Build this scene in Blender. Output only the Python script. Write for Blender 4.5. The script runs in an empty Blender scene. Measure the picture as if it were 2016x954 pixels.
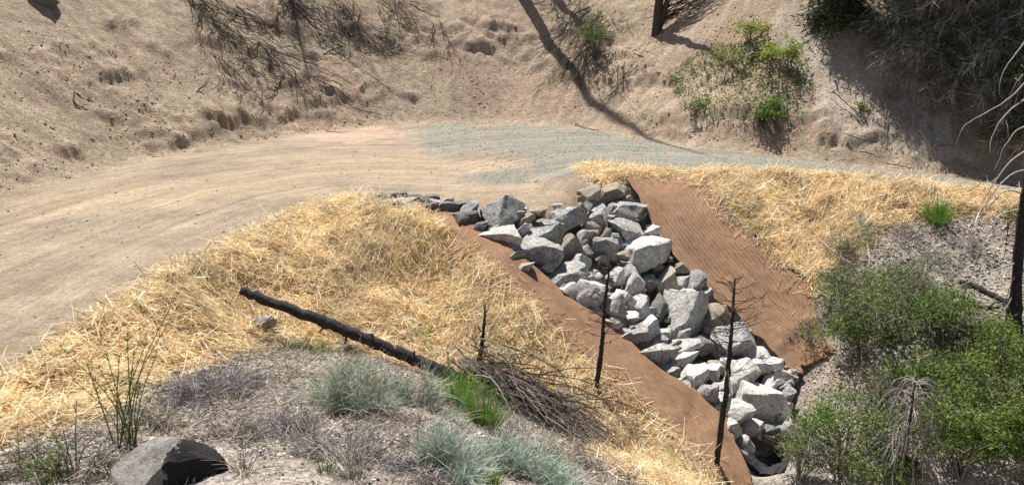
import bpy, math, random
import numpy as np
from mathutils import Vector
from mathutils.geometry import delaunay_2d_cdt
C = bpy.context.scene.collection
scn = bpy.context.scene
# ------------------------------------------------------------------ camera, sky, sun, exposure
CAM_H = 4.0; PITCH = math.radians(16.35); FPX = 1500.0; W0, H0 = 2016.0, 954.0
cd = bpy.data.cameras.new('camera'); cam = bpy.data.objects.new('camera', cd); C.objects.link(cam)
cd.sensor_fit = 'HORIZONTAL'; cd.sensor_width = 36; cd.lens = FPX / W0 * 36
cd.clip_start = 0.1; cd.clip_end = 500
cam.location = (0, 0, CAM_H); cam.rotation_euler = (math.pi / 2 - PITCH, 0, 0)
scn.camera = cam
SUN_DIR = Vector((-0.39, 0.92, 0)).normalized()
SUN_EL = math.radians(66)
SV = Vector((SUN_DIR.x * math.cos(SUN_EL), SUN_DIR.y * math.cos(SUN_EL), math.sin(SUN_EL)))
wd = bpy.data.worlds.new('World'); scn.world = wd; wd.use_nodes = True
nt = wd.node_tree; bgn = nt.nodes['Background']; sky = nt.nodes.new('ShaderNodeTexSky')
sky.sky_type = 'NISHITA'; sky.sun_disc = False; sky.sun_elevation = SUN_EL
sky.sun_rotation = math.atan2(SUN_DIR.x, SUN_DIR.y)
nt.links.new(sky.outputs[0], bgn.inputs[0]); bgn.inputs[1].default_value = 0.05
ld = bpy.data.lights.new('sun', 'SUN'); ld.energy = 5.0; ld.angle = math.radians(0.5); ld.color = (1, 0.95, 0.87)
sun = bpy.data.objects.new('sun', ld); C.objects.link(sun)
sun.rotation_euler = SV.to_track_quat('Z', 'Y').to_euler()
vs = scn.view_settings; vs.view_transform = 'Standard'; vs.look = 'None'; vs.gamma = 1; vs.use_curve_mapping = False
vs.exposure = 0.76
# ------------------------------------------------------------------ helpers
RNG = np.random.default_rng(7)
sp, cp = math.sin(PITCH), math.cos(PITCH)
FW = np.array([0, cp, -sp]); UP = np.array([0, sp, cp]); RT = np.array([1.0, 0, 0]); CP = np.array([0, 0, CAM_H])
def ray(u, v): return FW + RT * ((u - W0 / 2) / FPX) - UP * ((v - H0 / 2) / FPX)
def atz(u, v, z=0.0):
    d = ray(u, v); t = (z - CAM_H) / d[2]; return CP + d * t
def atd(u, v, depth): return CP + ray(u, v) * depth
def h01(ix, iy, iz):
    h = (ix * 374761393 + iy * 668265263 + iz * 2147483647 * 3 + 974634) & 0xffffffff
    h = ((h ^ (h >> 13)) * 1274126177) & 0xffffffff
    h = ((h ^ (h >> 16)) * 2246822519) & 0xffffffff
    return ((h ^ (h >> 15)) & 0xffffff) / float(0xffffff)
def vnoise(p):
    p = np.asarray(p, float); i = np.floor(p).astype(np.int64); f = p - i; f = f * f * f * (f * (f * 6 - 15) + 10)
    r = 0
    for dx in (0, 1):
        wx = f[:, 0] if dx else 1 - f[:, 0]
        for dy in (0, 1):
            wy = f[:, 1] if dy else 1 - f[:, 1]
            for dz in (0, 1):
                wz = f[:, 2] if dz else 1 - f[:, 2]
                r = r + wx * wy * wz * h01(i[:, 0] + dx, i[:, 1] + dy, i[:, 2] + dz)
    return r * 2 - 1
def fbm(p, octv=4, gain=0.5):
    a, s, r = 1.0, 0, 0
    p = np.asarray(p, float).copy()
    for k in range(octv):
        r = r + a * vnoise(p + 17.3 * k); s += a; a *= gain; p = p * 2.03
    return r / s
def fb2(x, y, sc, octv=4, off=0.0, gain=0.5):
    p = np.stack([np.ravel(x) * sc + off, np.ravel(y) * sc - off, np.full(np.size(x), off + 0.5)], 1)
    return fbm(p, octv, gain).reshape(np.shape(x))
def inpoly(x, y, poly):
    x = np.asarray(x, float); y = np.asarray(y, float); c = np.zeros(x.shape, bool); n = len(poly)
    for i in range(n):
        x0, y0 = poly[i][:2]; x1, y1 = poly[(i + 1) % n][:2]
        if y0 == y1: continue
        m = ((y0 > y) != (y1 > y)) & (x < (x1 - x0) * (y - y0) / (y1 - y0) + x0)
        c ^= m
    return c
def dens(pts, step):
    pts = [np.array(p, float) for p in pts]; out = []
    for a, b in zip(pts[:-1], pts[1:]):
        n = max(1, int(np.linalg.norm((b - a)[:2]) / step))
        for k in range(n): out.append(a + (b - a) * k / n)
    out.append(pts[-1]); return np.array(out)
def polydist(x, y, line):
    """distance to polyline, arclength of the nearest point, index"""
    X = np.ravel(x); Y = np.ravel(y); best = np.full(X.shape, 1e9); arc = np.zeros(X.shape); zz = np.zeros(X.shape); L = 0
    for a, b in zip(line[:-1], line[1:]):
        dx, dy = b[0] - a[0], b[1] - a[1]; l = math.hypot(dx, dy) + 1e-9
        t = np.clip(((X - a[0]) * dx + (Y - a[1]) * dy) / (l * l), 0, 1)
        d = np.hypot(X - a[0] - t * dx, Y - a[1] - t * dy); m = d < best
        best = np.where(m, d, best); arc = np.where(m, L + t * l, arc)
        zz = np.where(m, a[2] + t * (b[2] - a[2]), zz); L += l
    s = np.shape(x); return best.reshape(s), arc.reshape(s), zz.reshape(s)
def mesh_np(name, V, F, mat=None, smooth=False, attrs=None, parent=None, uv=None):
    """F: list of (n,k) int arrays; attrs: name -> (nverts,4) colours"""
    V = np.asarray(V, np.float32); me = bpy.data.meshes.new(name)
    if isinstance(F, np.ndarray): F = [F]
    F = [np.asarray(f, np.int32) for f in F if len(f)]
    me.vertices.add(len(V)); me.vertices.foreach_set('co', V.ravel())
    nl = sum(f.size for f in F); npl = sum(len(f) for f in F)
    me.loops.add(nl); me.polygons.add(npl)
    vi = np.concatenate([f.ravel() for f in F]); me.loops.foreach_set('vertex_index', vi)
    tot = np.concatenate([np.full(len(f), f.shape[1], np.int32) for f in F]); st = np.concatenate([[0], np.cumsum(tot)[:-1]]).astype(np.int32)
    me.polygons.foreach_set('loop_start', st); me.polygons.foreach_set('loop_total', tot)
    me.update(calc_edges=True); me.validate()
    me.polygons.foreach_set('use_smooth', np.full(len(me.polygons), smooth))
    for k, a in (attrs or {}).items():
        at = me.attributes.new(k, 'FLOAT_COLOR', 'POINT'); at.data.foreach_set('color', np.asarray(a, np.float32).ravel())
    if mat:
        for m in (mat if isinstance(mat, (list, tuple)) else [mat]): me.materials.append(m)
    o = bpy.data.objects.new(name, me); C.objects.link(o)
    if parent: o.parent = parent
    return o
def tag(o, label=None, cat=None, group=None, kind=None):
    if label: o['label'] = label
    if cat: o['category'] = cat
    if group: o['group'] = group
    if kind: o['kind'] = kind
    return o
def empty(name, loc):
    o = bpy.data.objects.new(name, None); C.objects.link(o); o.location = [float(q) for q in loc]; o.empty_display_size = 0.2; return o
class Geo:
    def __init__(s): s.V = []; s.F = {3: [], 4: []}; s.n = 0
    def add(s, V, F):
        V = np.asarray(V, float); F = np.asarray(F)
        s.V.append(V); s.F[F.shape[1]].append(F + s.n); s.n += len(V)
    def tube(s, P, R, sides=6, jit=0, cap=True):
        P = np.asarray(P, float); R = np.broadcast_to(np.asarray(R, float), (len(P),)); n = len(P)
        T = np.gradient(P, axis=0); T /= np.linalg.norm(T, axis=1)[:, None] + 1e-9
        a = np.array([0, 0, 1.0]) if abs(T[0, 2]) < 0.9 else np.array([1.0, 0, 0])
        A = np.cross(T, a); A /= np.linalg.norm(A, axis=1)[:, None] + 1e-9; B = np.cross(T, A)
        th = np.arange(sides) * 2 * math.pi / sides
        rr = R[:, None] * (1 + (jit * RNG.standard_normal((n, sides)) if jit else 0))
        V = P[:, None] + A[:, None] * (np.cos(th) * rr)[..., None] + B[:, None] * (np.sin(th) * rr)[..., None]
        i = np.arange(n - 1)[:, None] * sides; j = np.arange(sides)[None]; k = (j + 1) % sides
        F = np.stack([i + j, i + k, i + sides + k, i + sides + j], -1).reshape(-1, 4)
        s.add(V.reshape(-1, 3), F)
        if cap:
            b = s.n - n * sides
            for off in (0, (n - 1) * sides):
                s.V.append(P[[0 if off == 0 else -1]]); c = s.n; s.n += 1
                f = np.stack([np.full(sides, c), b + off + np.arange(sides), b + off + (np.arange(sides) + 1) % sides], 1)
                s.F[3].append(f if off else f[:, ::-1])
    def ribbons(s, P, D, L, Wd, bend=0.2, seg=2, taper=0.3, droop=0.0):
        """strands centred at root P, along D, length L, width Wd"""
        n = len(P)
        if n == 0: return
        D = D / (np.linalg.norm(D, axis=1)[:, None] + 1e-9); L = np.broadcast_to(L, (n,)); Wd = np.broadcast_to(Wd, (n,))
        r = RNG.standard_normal((n, 3)); S = np.cross(D, r); S /= np.linalg.norm(S, axis=1)[:, None] + 1e-9
        N = np.cross(S, D); bv = N * (bend * RNG.standard_normal(n))[:, None]
        rows = []
        for k in range(seg + 1):
            t = k / seg; c = P + D * (L * t)[:, None] + bv * (L * t * t)[:, None]; c[:, 2] -= droop * L * t * t
            w = Wd * (1 - (1 - taper) * t) / 2
            rows += [c - S * w[:, None], c + S * w[:, None]]
        V = np.stack(rows, 1).reshape(-1, 3); m = 2 * (seg + 1); b = np.arange(n)[:, None] * m
        F = np.concatenate([np.stack([b + 2 * k, b + 2 * k + 1, b + 2 * k + 3, b + 2 * k + 2], -1).reshape(-1, 4) for k in range(seg)])
        s.add(V, F)
    def leaves(s, P, size, upb=0.3, asp=0.6, fold=0.15):
        n = len(P)
        if n == 0: return
        N = RNG.standard_normal((n, 3)); N[:, 2] = np.abs(N[:, 2]) + upb; N /= np.linalg.norm(N, axis=1)[:, None]
        T = np.cross(N, RNG.standard_normal((n, 3))); T /= np.linalg.norm(T, axis=1)[:, None]; B = np.cross(N, T)
        sz = np.broadcast_to(size, (n,)) * (0.45 + 1.1 * RNG.random(n) ** 1.5); sz = sz[:, None]
        mid = P + N * sz * fold
        V = np.stack([P - T * sz, mid - B * sz * asp * .55, P + T * sz, mid + B * sz * asp * .55], 1).reshape(-1, 3)
        b = np.arange(n)[:, None] * 4
        s.add(V, np.concatenate([np.concatenate([b, b + 1, b + 2], 1), np.concatenate([b, b + 2, b + 3], 1)]))
    def build(s, name, mat, parent=None, smooth=False):
        V = np.concatenate(s.V); off = np.array(parent.location) if parent is not None else 0
        F = [np.concatenate(f) for f in s.F.values() if f]
        return mesh_np(name, V - off, F, mat, smooth, parent=parent)
# ------------------------------------------------------------------ materials
class NT:
    def __init__(s, name, rough=0.9, spec=0.2):
        s.m = bpy.data.materials.new(name); s.m.use_nodes = True; s.t = s.m.node_tree; s.b = s.t.nodes['Principled BSDF']
        s.b.inputs['Roughness'].default_value = rough; s.b.inputs['Specular IOR Level'].default_value = spec
        s.co = None
    def n(s, ty, **kw):
        x = s.t.nodes.new(ty)
        for k, v in kw.items(): setattr(x, k, v)
        return x
    def link(s, a, b): s.t.links.new(a, b)
    def coord(s):
        if s.co is None: s.co = s.n('ShaderNodeTexCoord').outputs['Object']
        return s.co
    def val(s, inp, v):
        if hasattr(v, 'is_output'): s.link(v, inp)
        else: inp.default_value = v
    def noise(s, scale, detail=3, rough=0.55, co=None, dist=0.0):
        x = s.n('ShaderNodeTexNoise'); x.inputs['Scale'].default_value = scale; x.inputs['Detail'].default_value = detail
        x.inputs['Roughness'].default_value = rough; x.inputs['Distortion'].default_value = dist
        s.link(co if co is not None else s.coord(), x.inputs['Vector']); return x.outputs['Fac']
    def voro(s, scale, co=None, feature='F1', out='Distance', rnd=1.0):
        x = s.n('ShaderNodeTexVoronoi', feature=feature); x.inputs['Scale'].default_value = scale; x.inputs['Randomness'].default_value = rnd
        s.link(co if co is not None else s.coord(), x.inputs['Vector']); return x.outputs[out]
    def ramp(s, f, stops, interp='LINEAR'):
        x = s.n('ShaderNodeValToRGB'); e = x.color_ramp.elements; x.color_ramp.interpolation = interp
        while len(e) < len(stops): e.new(0.5)
        for el, (p, c) in zip(e, stops):
            el.position = p; el.color = (c if len(c) == 4 else (*c, 1)) if isinstance(c, (tuple, list)) else (c, c, c, 1)
        s.link(f, x.inputs[0]); return x.outputs[0]
    def mix(s, f, a, b, mode='MIX'):
        x = s.n('ShaderNodeMix', data_type='RGBA', blend_type=mode)
        s.val(x.inputs[0], f)
        for i, v in ((6, a), (7, b)):
            if hasattr(v, 'is_output'): s.link(v, x.inputs[i])
            else: x.inputs[i].default_value = (*v, 1)
        return x.outputs[2]
    def math(s, op, a, b=0.0, clamp=False):
        x = s.n('ShaderNodeMath', operation=op, use_clamp=clamp); s.val(x.inputs[0], a); s.val(x.inputs[1], b); return x.outputs[0]
    def attr(s, name):
        x = s.n('ShaderNodeAttribute', attribute_name=name); return x.outputs['Color']
    def sep(s, c):
        x = s.n('ShaderNodeSeparateColor'); s.link(c, x.inputs[0]); return x.outputs
    def comb(s, a, b, c=0.0):
        x = s.n('ShaderNodeCombineXYZ')
        for i, v in enumerate((a, b, c)): s.val(x.inputs[i], v)
        return x.outputs[0]
    def island(s): return s.n('ShaderNodeNewGeometry').outputs['Random Per Island']
    def color(s, c):
        if hasattr(c, 'is_output'): s.link(c, s.b.inputs['Base Color'])
        else: s.b.inputs['Base Color'].default_value = (*c, 1)
    def bump(s, h, strength=0.5, dist=0.02):
        x = s.n('ShaderNodeBump'); x.inputs['Strength'].default_value = strength; x.inputs['Distance'].default_value = dist
        prev = s.b.inputs['Normal'].links
        if prev: s.link(prev[0].from_socket, x.inputs['Normal'])
        s.link(h, x.inputs['Height']); s.link(x.outputs[0], s.b.inputs['Normal'])
# ------------------------------------------------------------------ terrain heights (a TIN of breaklines, rasterised)
def PX(*l): return [atz(u, v, z) for u, v, z in l]
NEAR = [np.array(p, float) for p in [(-6.6, -60, .2), (-6.4, -12, .1), (-6.2, 2, .06)]] + PX((0, 770, .08), (170, 660, .1), (340, 548, .1), (450, 488, .1), (560, 432, .1), (640, 400, .08), (705, 390, .02),
    (790, 396, -.02), (860, 402, -.05), (940, 412, -.1), (1040, 410, -.15), (1135, 398, -.12), (1165, 358, -.02), (1230, 340, .05), (1400, 338, .1), (1560, 341, .15), (1700, 353, .18), (1830, 367, .15), (1900, 375, .12), (2016, 387, .05), (2150, 405, -.1)) + [np.array(p, float) for p in [(22, 8, -.6), (32, -4, -1.2), (60, -30, -2)]]
FAR = [np.array(p, float) for p in [(-12.5, -60, .3), (-12.4, -12, .15), (-12.2, 4, .05)]] + PX((0, 385, 0), (150, 350, 0), (300, 312, 0), (450, 288, 0), (600, 263, 0), (720, 250, 0), (820, 243, 0), (1000, 241, 0), (1130, 252, 0), (1250, 272, 0), (1400, 295, -.05),
    (1600, 318, -.15), (1800, 340, -.3), (1940, 358, -.45), (2016, 370, -.5), (2150, 390, -.6)) + [np.array(p, float) for p in [(24, 13, -.8), (36, 0, -1.2), (64, -26, -2)]]
CREST = PX((862, 421, -.05), (1000, 500, -.6), (1150, 610, -1.6), (1300, 730, -2.6), (1420, 812, -3.2), (1465, 925, -3.75), (1500, 1020, -4.3))
MATLOW = PX((860, 440, -.12), (1000, 560, -1.0), (1150, 692, -2.1), (1300, 845, -3.05), (1420, 930, -3.6), (1450, 1020, -4.2))
BASE = PX((0, 885, .15), (150, 812, -.1), (350, 740, -.55), (500, 645, -1.0), (600, 662, -1.2), (700, 690, -1.5), (830, 725, -2.0), (1000, 795, -2.45), (1160, 885, -2.85), (1330, 960, -3.35))
AXIS = PX((1100, 420, -.3), (1140, 450, -.65), (1200, 520, -1.35), (1300, 620, -2.35), (1400, 720, -3.2), (1480, 820, -3.9), (1530, 900, -4.35))
RBANK = PX((1238, 352, .0), (1290, 450, -.98), (1340, 520, -1.63), (1400, 600, -2.28), (1490, 675, -2.86), (1572, 738, -3.3))
RMAT = PX((1400, 378, -.21), (1440, 425, -.64), (1500, 482, -1.15), (1580, 570, -1.85), (1650, 692, -2.7))
LINES = [NEAR, FAR, CREST, MATLOW, BASE, AXIS, RBANK, RMAT]
SPOT = PX((700, 550, -.85), (520, 560, -.55), (850, 560, -1.2), (900, 680, -1.75), (1050, 760, -2.3), (1200, 820, -2.75), (400, 640, -.35), (250, 730, .0), (600, 500, -.3),
    (100, 954, .5), (500, 954, .6), (900, 954, .15), (1200, 954, -1.0), (800, 850, .0), (600, 750, -.45), (900, 800, -1.05), (1050, 850, -1.75), (300, 850, .1), (450, 800, -.15), (1100, 930, -1.2),
    (1700, 420, -.42), (1850, 480, -.81), (1750, 560, -1.47), (2000, 560, -1.3), (1800, 680, -2.25), (2000, 700, -2.2), (1650, 790, -3.2), (1850, 820, -3.0), (1700, 954, -3.95), (2016, 954, -3.4), (1560, 860, -4.1),
    (1500, 420, -.61), (1600, 470, -1.05)) + [np.array(p, float) for p in [
    (0, 0, 2.4), (-4, 0, 2.0), (4, 0, 1.4), (-5.4, 3, .55), (2.5, 4, 0.4), (5, 4, -1.6), (5, 8, -3.6), (6.5, 10, -5.2), (9, 6, -7), (11, 0, -9), (7, 0, -3), (3, 8, -1.9),
    (0, -12, 6), (-4, -12, 3.5), (8, -12, 1), (20, -12, -10), (30, -12, -7), (14, 10, -4.2), (18, 5, -6.5), (0, -60, 10), (12, -60, 0), (30, -60, -10), (50, -60, -8)]]
pts = np.concatenate([dens(l, .6) for l in LINES] + [np.array(SPOT)])
ROADP = [tuple(p[:2]) for p in NEAR] + [tuple(p[:2]) for p in FAR[::-1]]
BEY = [tuple(p[:2]) for p in FAR] + [(200, -26), (200, 200), (-200, 200), (-200, -60)]
GX0, GY0, GS = -48.0, -24.0, 0.125
GNX, GNY = 768, 744
gx = GX0 + GS * np.arange(GNX); gy = GY0 + GS * np.arange(GNY)
GX, GY = np.meshgrid(gx, gy)
def tin():
    P = pts[np.unique(np.round(pts[:, :2] / .05).astype(int), axis=0, return_index=True)[1]]
    vs2, es, fs, ov, oe, of = delaunay_2d_cdt([Vector(p[:2]) for p in P], [], [], 0, 1e-4)
    zs = np.array([P[o[0]][2] if o else 0 for o in ov]); X = np.array([v[:] for v in vs2])
    Z = np.full(GX.shape, np.nan)
    for f in fs:
        a, b, c = X[f[0]], X[f[1]], X[f[2]]
        x0, x1 = min(a[0], b[0], c[0]), max(a[0], b[0], c[0]); y0, y1 = min(a[1], b[1], c[1]), max(a[1], b[1], c[1])
        i0, i1 = max(0, int((x0 - GX0) / GS)), min(GNX, int((x1 - GX0) / GS) + 2); j0, j1 = max(0, int((y0 - GY0) / GS)), min(GNY, int((y1 - GY0) / GS) + 2)
        if i1 <= i0 or j1 <= j0: continue
        xx, yy = GX[j0:j1, i0:i1], GY[j0:j1, i0:i1]
        det = (b[1] - c[1]) * (a[0] - c[0]) + (c[0] - b[0]) * (a[1] - c[1])
        if abs(det) < 1e-9: continue
        l0 = ((b[1] - c[1]) * (xx - c[0]) + (c[0] - b[0]) * (yy - c[1])) / det; l1 = ((c[1] - a[1]) * (xx - c[0]) + (a[0] - c[0]) * (yy - c[1])) / det
        l2 = 1 - l0 - l1; m = (l0 > -1e-6) & (l1 > -1e-6) & (l2 > -1e-6)
        Z[j0:j1, i0:i1] = np.where(m, l0 * zs[f[0]] + l1 * zs[f[1]] + l2 * zs[f[2]], Z[j0:j1, i0:i1])
    return np.nan_to_num(Z, nan=-3.0)
def blur(Z, sig):
    r = int(sig * 3) + 1; k = np.exp(-.5 * (np.arange(-r, r + 1) / sig) ** 2); k /= k.sum()
    for ax in (0, 1):
        Zp = np.pad(Z, [(r, r) if a == ax else (0, 0) for a in (0, 1)], mode='edge'); o = 0
        for i, w in enumerate(k):
            o = o + w * (Zp[i:i + Z.shape[0]] if ax == 0 else Zp[:, i:i + Z.shape[1]])
        Z = o
    return Z
Z0 = tin()
FARD = dens(FAR, 2.0)
D_, ARC_, ZF_ = polydist(GX, GY, FARD)
BEYM = inpoly(GX, GY, BEY)
DS = np.where(BEYM, D_, 0.0)
ROADM = inpoly(GX, GY, ROADP)
cut = ZF_ + 24 * np.tanh(.96 * (np.sqrt(DS ** 2 + .25 ** 2) - .25) / 24)
Z0 = np.where(BEYM, cut, Z0)
Z0 = blur(Z0, 1.3)
CHAN = [tuple(p[:2]) for p in CREST[:6]] + [tuple(p[:2]) for p in PX((1560, 950, -4.6))] + [tuple(p[:2]) for p in RBANK[::-1]] + [tuple(p[:2]) for p in PX((1165, 368, -.05), (1090, 412, -.2), (980, 420, -.12))]
chm = blur(inpoly(GX, GY, CHAN).astype(float), 2.0)
def samp(G, x, y):
    fx = np.clip((np.asarray(x) - GX0) / GS, 0, GNX - 1.001); fy = np.clip((np.asarray(y) - GY0) / GS, 0, GNY - 1.001)
    i = fx.astype(int); j = fy.astype(int); a = fx - i; b = fy - j
    return (G[j, i] * (1 - a) + G[j, i + 1] * a) * (1 - b) + (G[j + 1, i] * (1 - a) + G[j + 1, i + 1] * a) * b
def hit(u, v, G=None):
    G = Z0 if G is None else G
    d = ray(u, v); t = np.concatenate([np.arange(3, 60, .03)]); P = CP + d * t[:, None]
    below = P[:, 2] < samp(G, P[:, 0], P[:, 1]); k = int(np.argmax(below)) if below.any() else len(t) - 1
    return P[k].copy()
def depth(p): return float((np.asarray(p) - CP) @ FW)
# ---- relief of the cut slope: rills, lumps, eroded ledges
wq = np.clip(DS / 1.2, 0, 1)
rel = .10 * fb2(ARC_ * 1.0, DS * .22, 1.1, 4, 3.1) + .13 * fb2(GX, GY, .55, 3, 9.0) + .05 * fb2(GX, GY, 1.7, 3, 5.0)
Z1 = Z0 + rel * wq
SCARPS = [  # u, v, half-width px, height m
    (245, 160, 38, .42), (150, 195, 25, .15), (215, 235, 30, .16), (35, 305, 26, .4), (155, 310, 20, .35), (340, 288, 55, .3), (410, 268, 30, .3), (465, 252, 40, .45), (540, 238, 45, .38),
    (415, 275, 40, .18), (400, 300, 30, .12), (690, 188, 40, .4), (625, 215, 30, .3), (812, 198, 18, .3), (730, 190, 25, .2), (590, 75, 30, .35), (545, 60, 20, .3), (690, 60, 30, .25), (520, 150, 25, .3),
    (905, 70, 10, .25), (950, 100, 45, .42), (1000, 60, 35, .3), (1060, 140, 28, .28), (1005, 120, 25, .2), (940, 45, 30, .2), (1130, 150, 30, .3),
    (1265, 168, 40, .45), (1200, 175, 40, .3), (1300, 165, 20, .3), (1320, 262, 32, .32), (1290, 262, 20, .2), (1400, 236, 45, .35), (1470, 243, 40, .35), (1590, 250, 60, .26), (1690, 280, 60, .42), 
    (330, 276, 110, .16), (640, 232, 80, .14), (1000, 90, 80, .25), (960, 70, 60, .18), (1250, 235, 80, .15), (500, 105, 60, .2), (1620, 262, 90, .22), (1420, 248, 110, .18), (1840, 318, 35, .35), (1880, 330, 30, .3), (1700, 250, 40, .12), (90, 110, 40, .14), (150, 90, 30, .16), (110, 60, 30, .1), (200, 120, 25, .12), (60, 350, 40, .12), (10, 120, 20, .25), (260, 60, 30, .2), (330, 115, 15, .16), (300, 95, 15, .14), (225, 55, 20, .2),
    (380, 130, 30, .2), (440, 95, 25, .2), (480, 180, 30, .2), (570, 170, 30, .2), (610, 120, 30, .25), (750, 95, 20, .25), (790, 100, 20, .25), (840, 60, 25, .2), (860, 110, 20, .22), (1110, 70, 25, .2), (1170, 90, 40, .35), (1220, 120, 30, .25), (1240, 55, 30, .25)]
gy_, gx_ = np.gradient(blur(Z0, 6), GS)
for k, (u, v, hw, hh) in enumerate(SCARPS):
    p = hit(u, v); ppm = FPX / depth(p); g = np.array([samp(gx_, p[0], p[1]), samp(gy_, p[0], p[1])]); g /= np.linalg.norm(g) + 1e-9
    i0 = int((p[0] - GX0 - 4) / GS); j0 = int((p[1] - GY0 - 4) / GS); sl = (slice(max(j0, 0), j0 + 64), slice(max(i0, 0), i0 + 64))
    x, y = GX[sl] - p[0], GY[sl] - p[1]
    up = x * g[0] + y * g[1]; al = -x * g[1] + y * g[0]; w = hw * 1.6 / ppm; hh = hh * .8
    up = up + .35 * fb2(al, al * 0 + k, 1.3 / max(w, .3) * .8, 3, k * 3.7) + .07 * fb2(al, al * 0 + k, 3.5, 3, k * 1.3, .7) - .15 * (al / w) ** 2
    env = np.exp(-(al / w) ** 2 * 1.3) * np.clip(.75 + 1.3 * fb2(al, up * .3, 1.5, 3, k * 5.1), .1, 1.3)
    hi = np.where(up > 0, np.exp(-up / .5), 0) * hh * 1.05; lo = np.where(up <= 0, np.exp(up / .25), 0) * hh * .2
    Z1[sl] += (hi - lo) * env
# crumbly zones of the cut: clods, small steps
ROUGH = [(430, 90, 90, 80), (560, 60, 110, 60), (680, 90, 90, 70), (520, 170, 90, 60), (640, 200, 90, 40), (420, 255, 130, 36), (540, 235, 60, 30), (960, 90, 70, 60), (800, 60, 60, 60), (1230, 140, 110, 60), (1180, 60, 90, 60), (1300, 200, 60, 40), (1450, 240, 120, 30), (1680, 280, 120, 30), (1860, 325, 60, 25), (40, 300, 40, 40), (220, 200, 120, 60), (150, 110, 100, 40), (1780, 200, 80, 80)]
def blob0(x, y, lst):
    m = np.zeros(np.shape(x))
    for (u, v, ru, rv) in lst:
        c = hit(u, v); r1 = ru * depth(c) / FPX; r2 = max(.3, math.hypot(*(hit(u, v - rv) - c)[:2])); dd = c[:2] / np.linalg.norm(c[:2])
        A = (x - c[0]) * dd[1] - (y - c[1]) * dd[0]; B = (x - c[0]) * dd[0] + (y - c[1]) * dd[1]; m = np.maximum(m, np.clip(1.4 - np.sqrt((A / r1) ** 2 + (B / r2) ** 2), 0, 1))
    return m
rgh = blob0(GX, GY, ROUGH)
st_ = fb2(ARC_, DS, 1.6, 4, 12.0); stp = np.abs(((DS * .9 + st_ * 1.1) % 1.0) - .0); stp = np.where(stp < .2, stp / .2, 1 - (stp - .2) / .8)
Z1 += rgh * np.where(BEYM, 1, 0) * (.16 * stp * np.clip(.5 + 1.6 * fb2(GX, GY, 1.2, 3, 31.0), 0, 1) + .10 * fb2(GX, GY, 2.6, 3, 14.0, .65))
# road ruts and slight crossfall, mulch lumps, foreground lumps
NEARD, NARC, _ = polydist(GX, GY, dens(NEAR, 1.5))
rd = np.where(ROADM, np.clip(NEARD / .6, 0, 1) * np.clip(D_ / .6, 0, 1), 0)
Z1 += rd * (.025 * fb2(NEARD * 1.6, NARC * .12, 1.0, 3, 2.2) + .02 * fb2(GX, GY, .8, 3, 4.4))
oth = (~BEYM) & (~ROADM)
Z1 += np.where(oth, np.clip(NEARD / .5, 0, 1) * (.05 * fb2(GX, GY, .9, 4, 6.1) + .03 * fb2(GX, GY, 3, 2, 1.1)), 0)
ZG = Z1 - .42 * chm
Z1s = blur(Z1, 1.5)
# ------------------------------------------------------------------ zones painted by what the ground is made of
def blob(x, y, lst, nz=.5):
    m = np.zeros(np.shape(x))
    n = fb2(x, y, 1.1, 4, 8.8) * nz * 2
    for (u, v, ru, rv) in lst:
        c = hit(u, v); r1 = ru * depth(c) / FPX
        top = hit(u, v - rv); r2 = max(.3, math.hypot(*(top - c)[:2]))
        dd = c[:2] / np.linalg.norm(c[:2]); a = (x - c[0]) * dd[1] - (y - c[1]) * dd[0]; b = (x - c[0]) * dd[0] + (y - c[1]) * dd[1]
        q = (a / r1) ** 2 + (b / r2) ** 2
        m = np.maximum(m, np.clip((1.25 - np.sqrt(q) + n) * 2.2, 0, 1))
    return m
GRAV = [(900, 270, 95, 22), (1050, 275, 150, 25), (1150, 300, 180, 32), (1350, 315, 200, 24), (1600, 330, 200, 15), (1800, 350, 160, 9), (1960, 366, 90, 9), (1000, 350, 80, 12), (1080, 335, 70, 16)]
PINK = [(700, 40, 30, 40), (665, 160, 40, 30), (560, 50, 30, 25), (1000, 190, 90, 50), (900, 120, 40, 50), (960, 30, 80, 40), (1630, 210, 35, 60), (720, 265, 100, 20), (960, 325, 90, 14), (1100, 200, 60, 40), (1330, 245, 50, 18), (620, 250, 60, 18), (1520, 265, 60, 20), (1430, 60, 60, 40)]
PALE = [(1700, 130, 90, 110), (1760, 220, 80, 60), (1580, 60, 50, 60), (1850, 290, 60, 30), (1900, 500, 140, 60), (1700, 470, 90, 40), (1830, 570, 80, 40)]
TAN = [(1850, 190, 30, 40), (1740, 40, 40, 40), (760, 330, 200, 30), (900, 390, 200, 20), (1080, 385, 90, 18), (300, 380, 260, 25), (1650, 720, 80, 60), (1960, 480, 50, 30)]
# ------------------------------------------------------------------ terrain meshes
def axis(l0, l1, f):
    out = [l0]
    while out[-1] < l1: out.append(out[-1] + f(out[-1]))
    return np.array(out)
mx = axis(-47.5, 47, lambda x: .075 if -17 < x < 17 else .35)
my = axis(-23.5, 68, lambda y: .35 if y < 2 else (.05 if y < 12 else (.065 if y < 24 else (.085 if y < 42 else .4))))
MX, MY = np.meshgrid(mx, my)
MZ = samp(ZG, MX, MY)
inn = (np.abs(MX) < 17.5) & (MY > 2) & (MY < 42.5)
bey = samp(BEYM.astype(float), MX, MY); rdm = samp(ROADM.astype(float), MX, MY)
MZ += np.where(inn, (bey * (.04 + .05 * samp(rgh, MX, MY)) + (1 - bey) * (1 - rdm) * .022 + rdm * .006) * fb2(MX, MY, 4.2, 3, 7.7), 0)
aD, aA = samp(D_, MX, MY), samp(ARC_, MX, MY)
zone = np.stack([blob(MX, MY, GRAV), blob(MX, MY, PINK), blob(MX, MY, PALE), blob(MX, MY, TAN)], -1).reshape(-1, 4)
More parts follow.
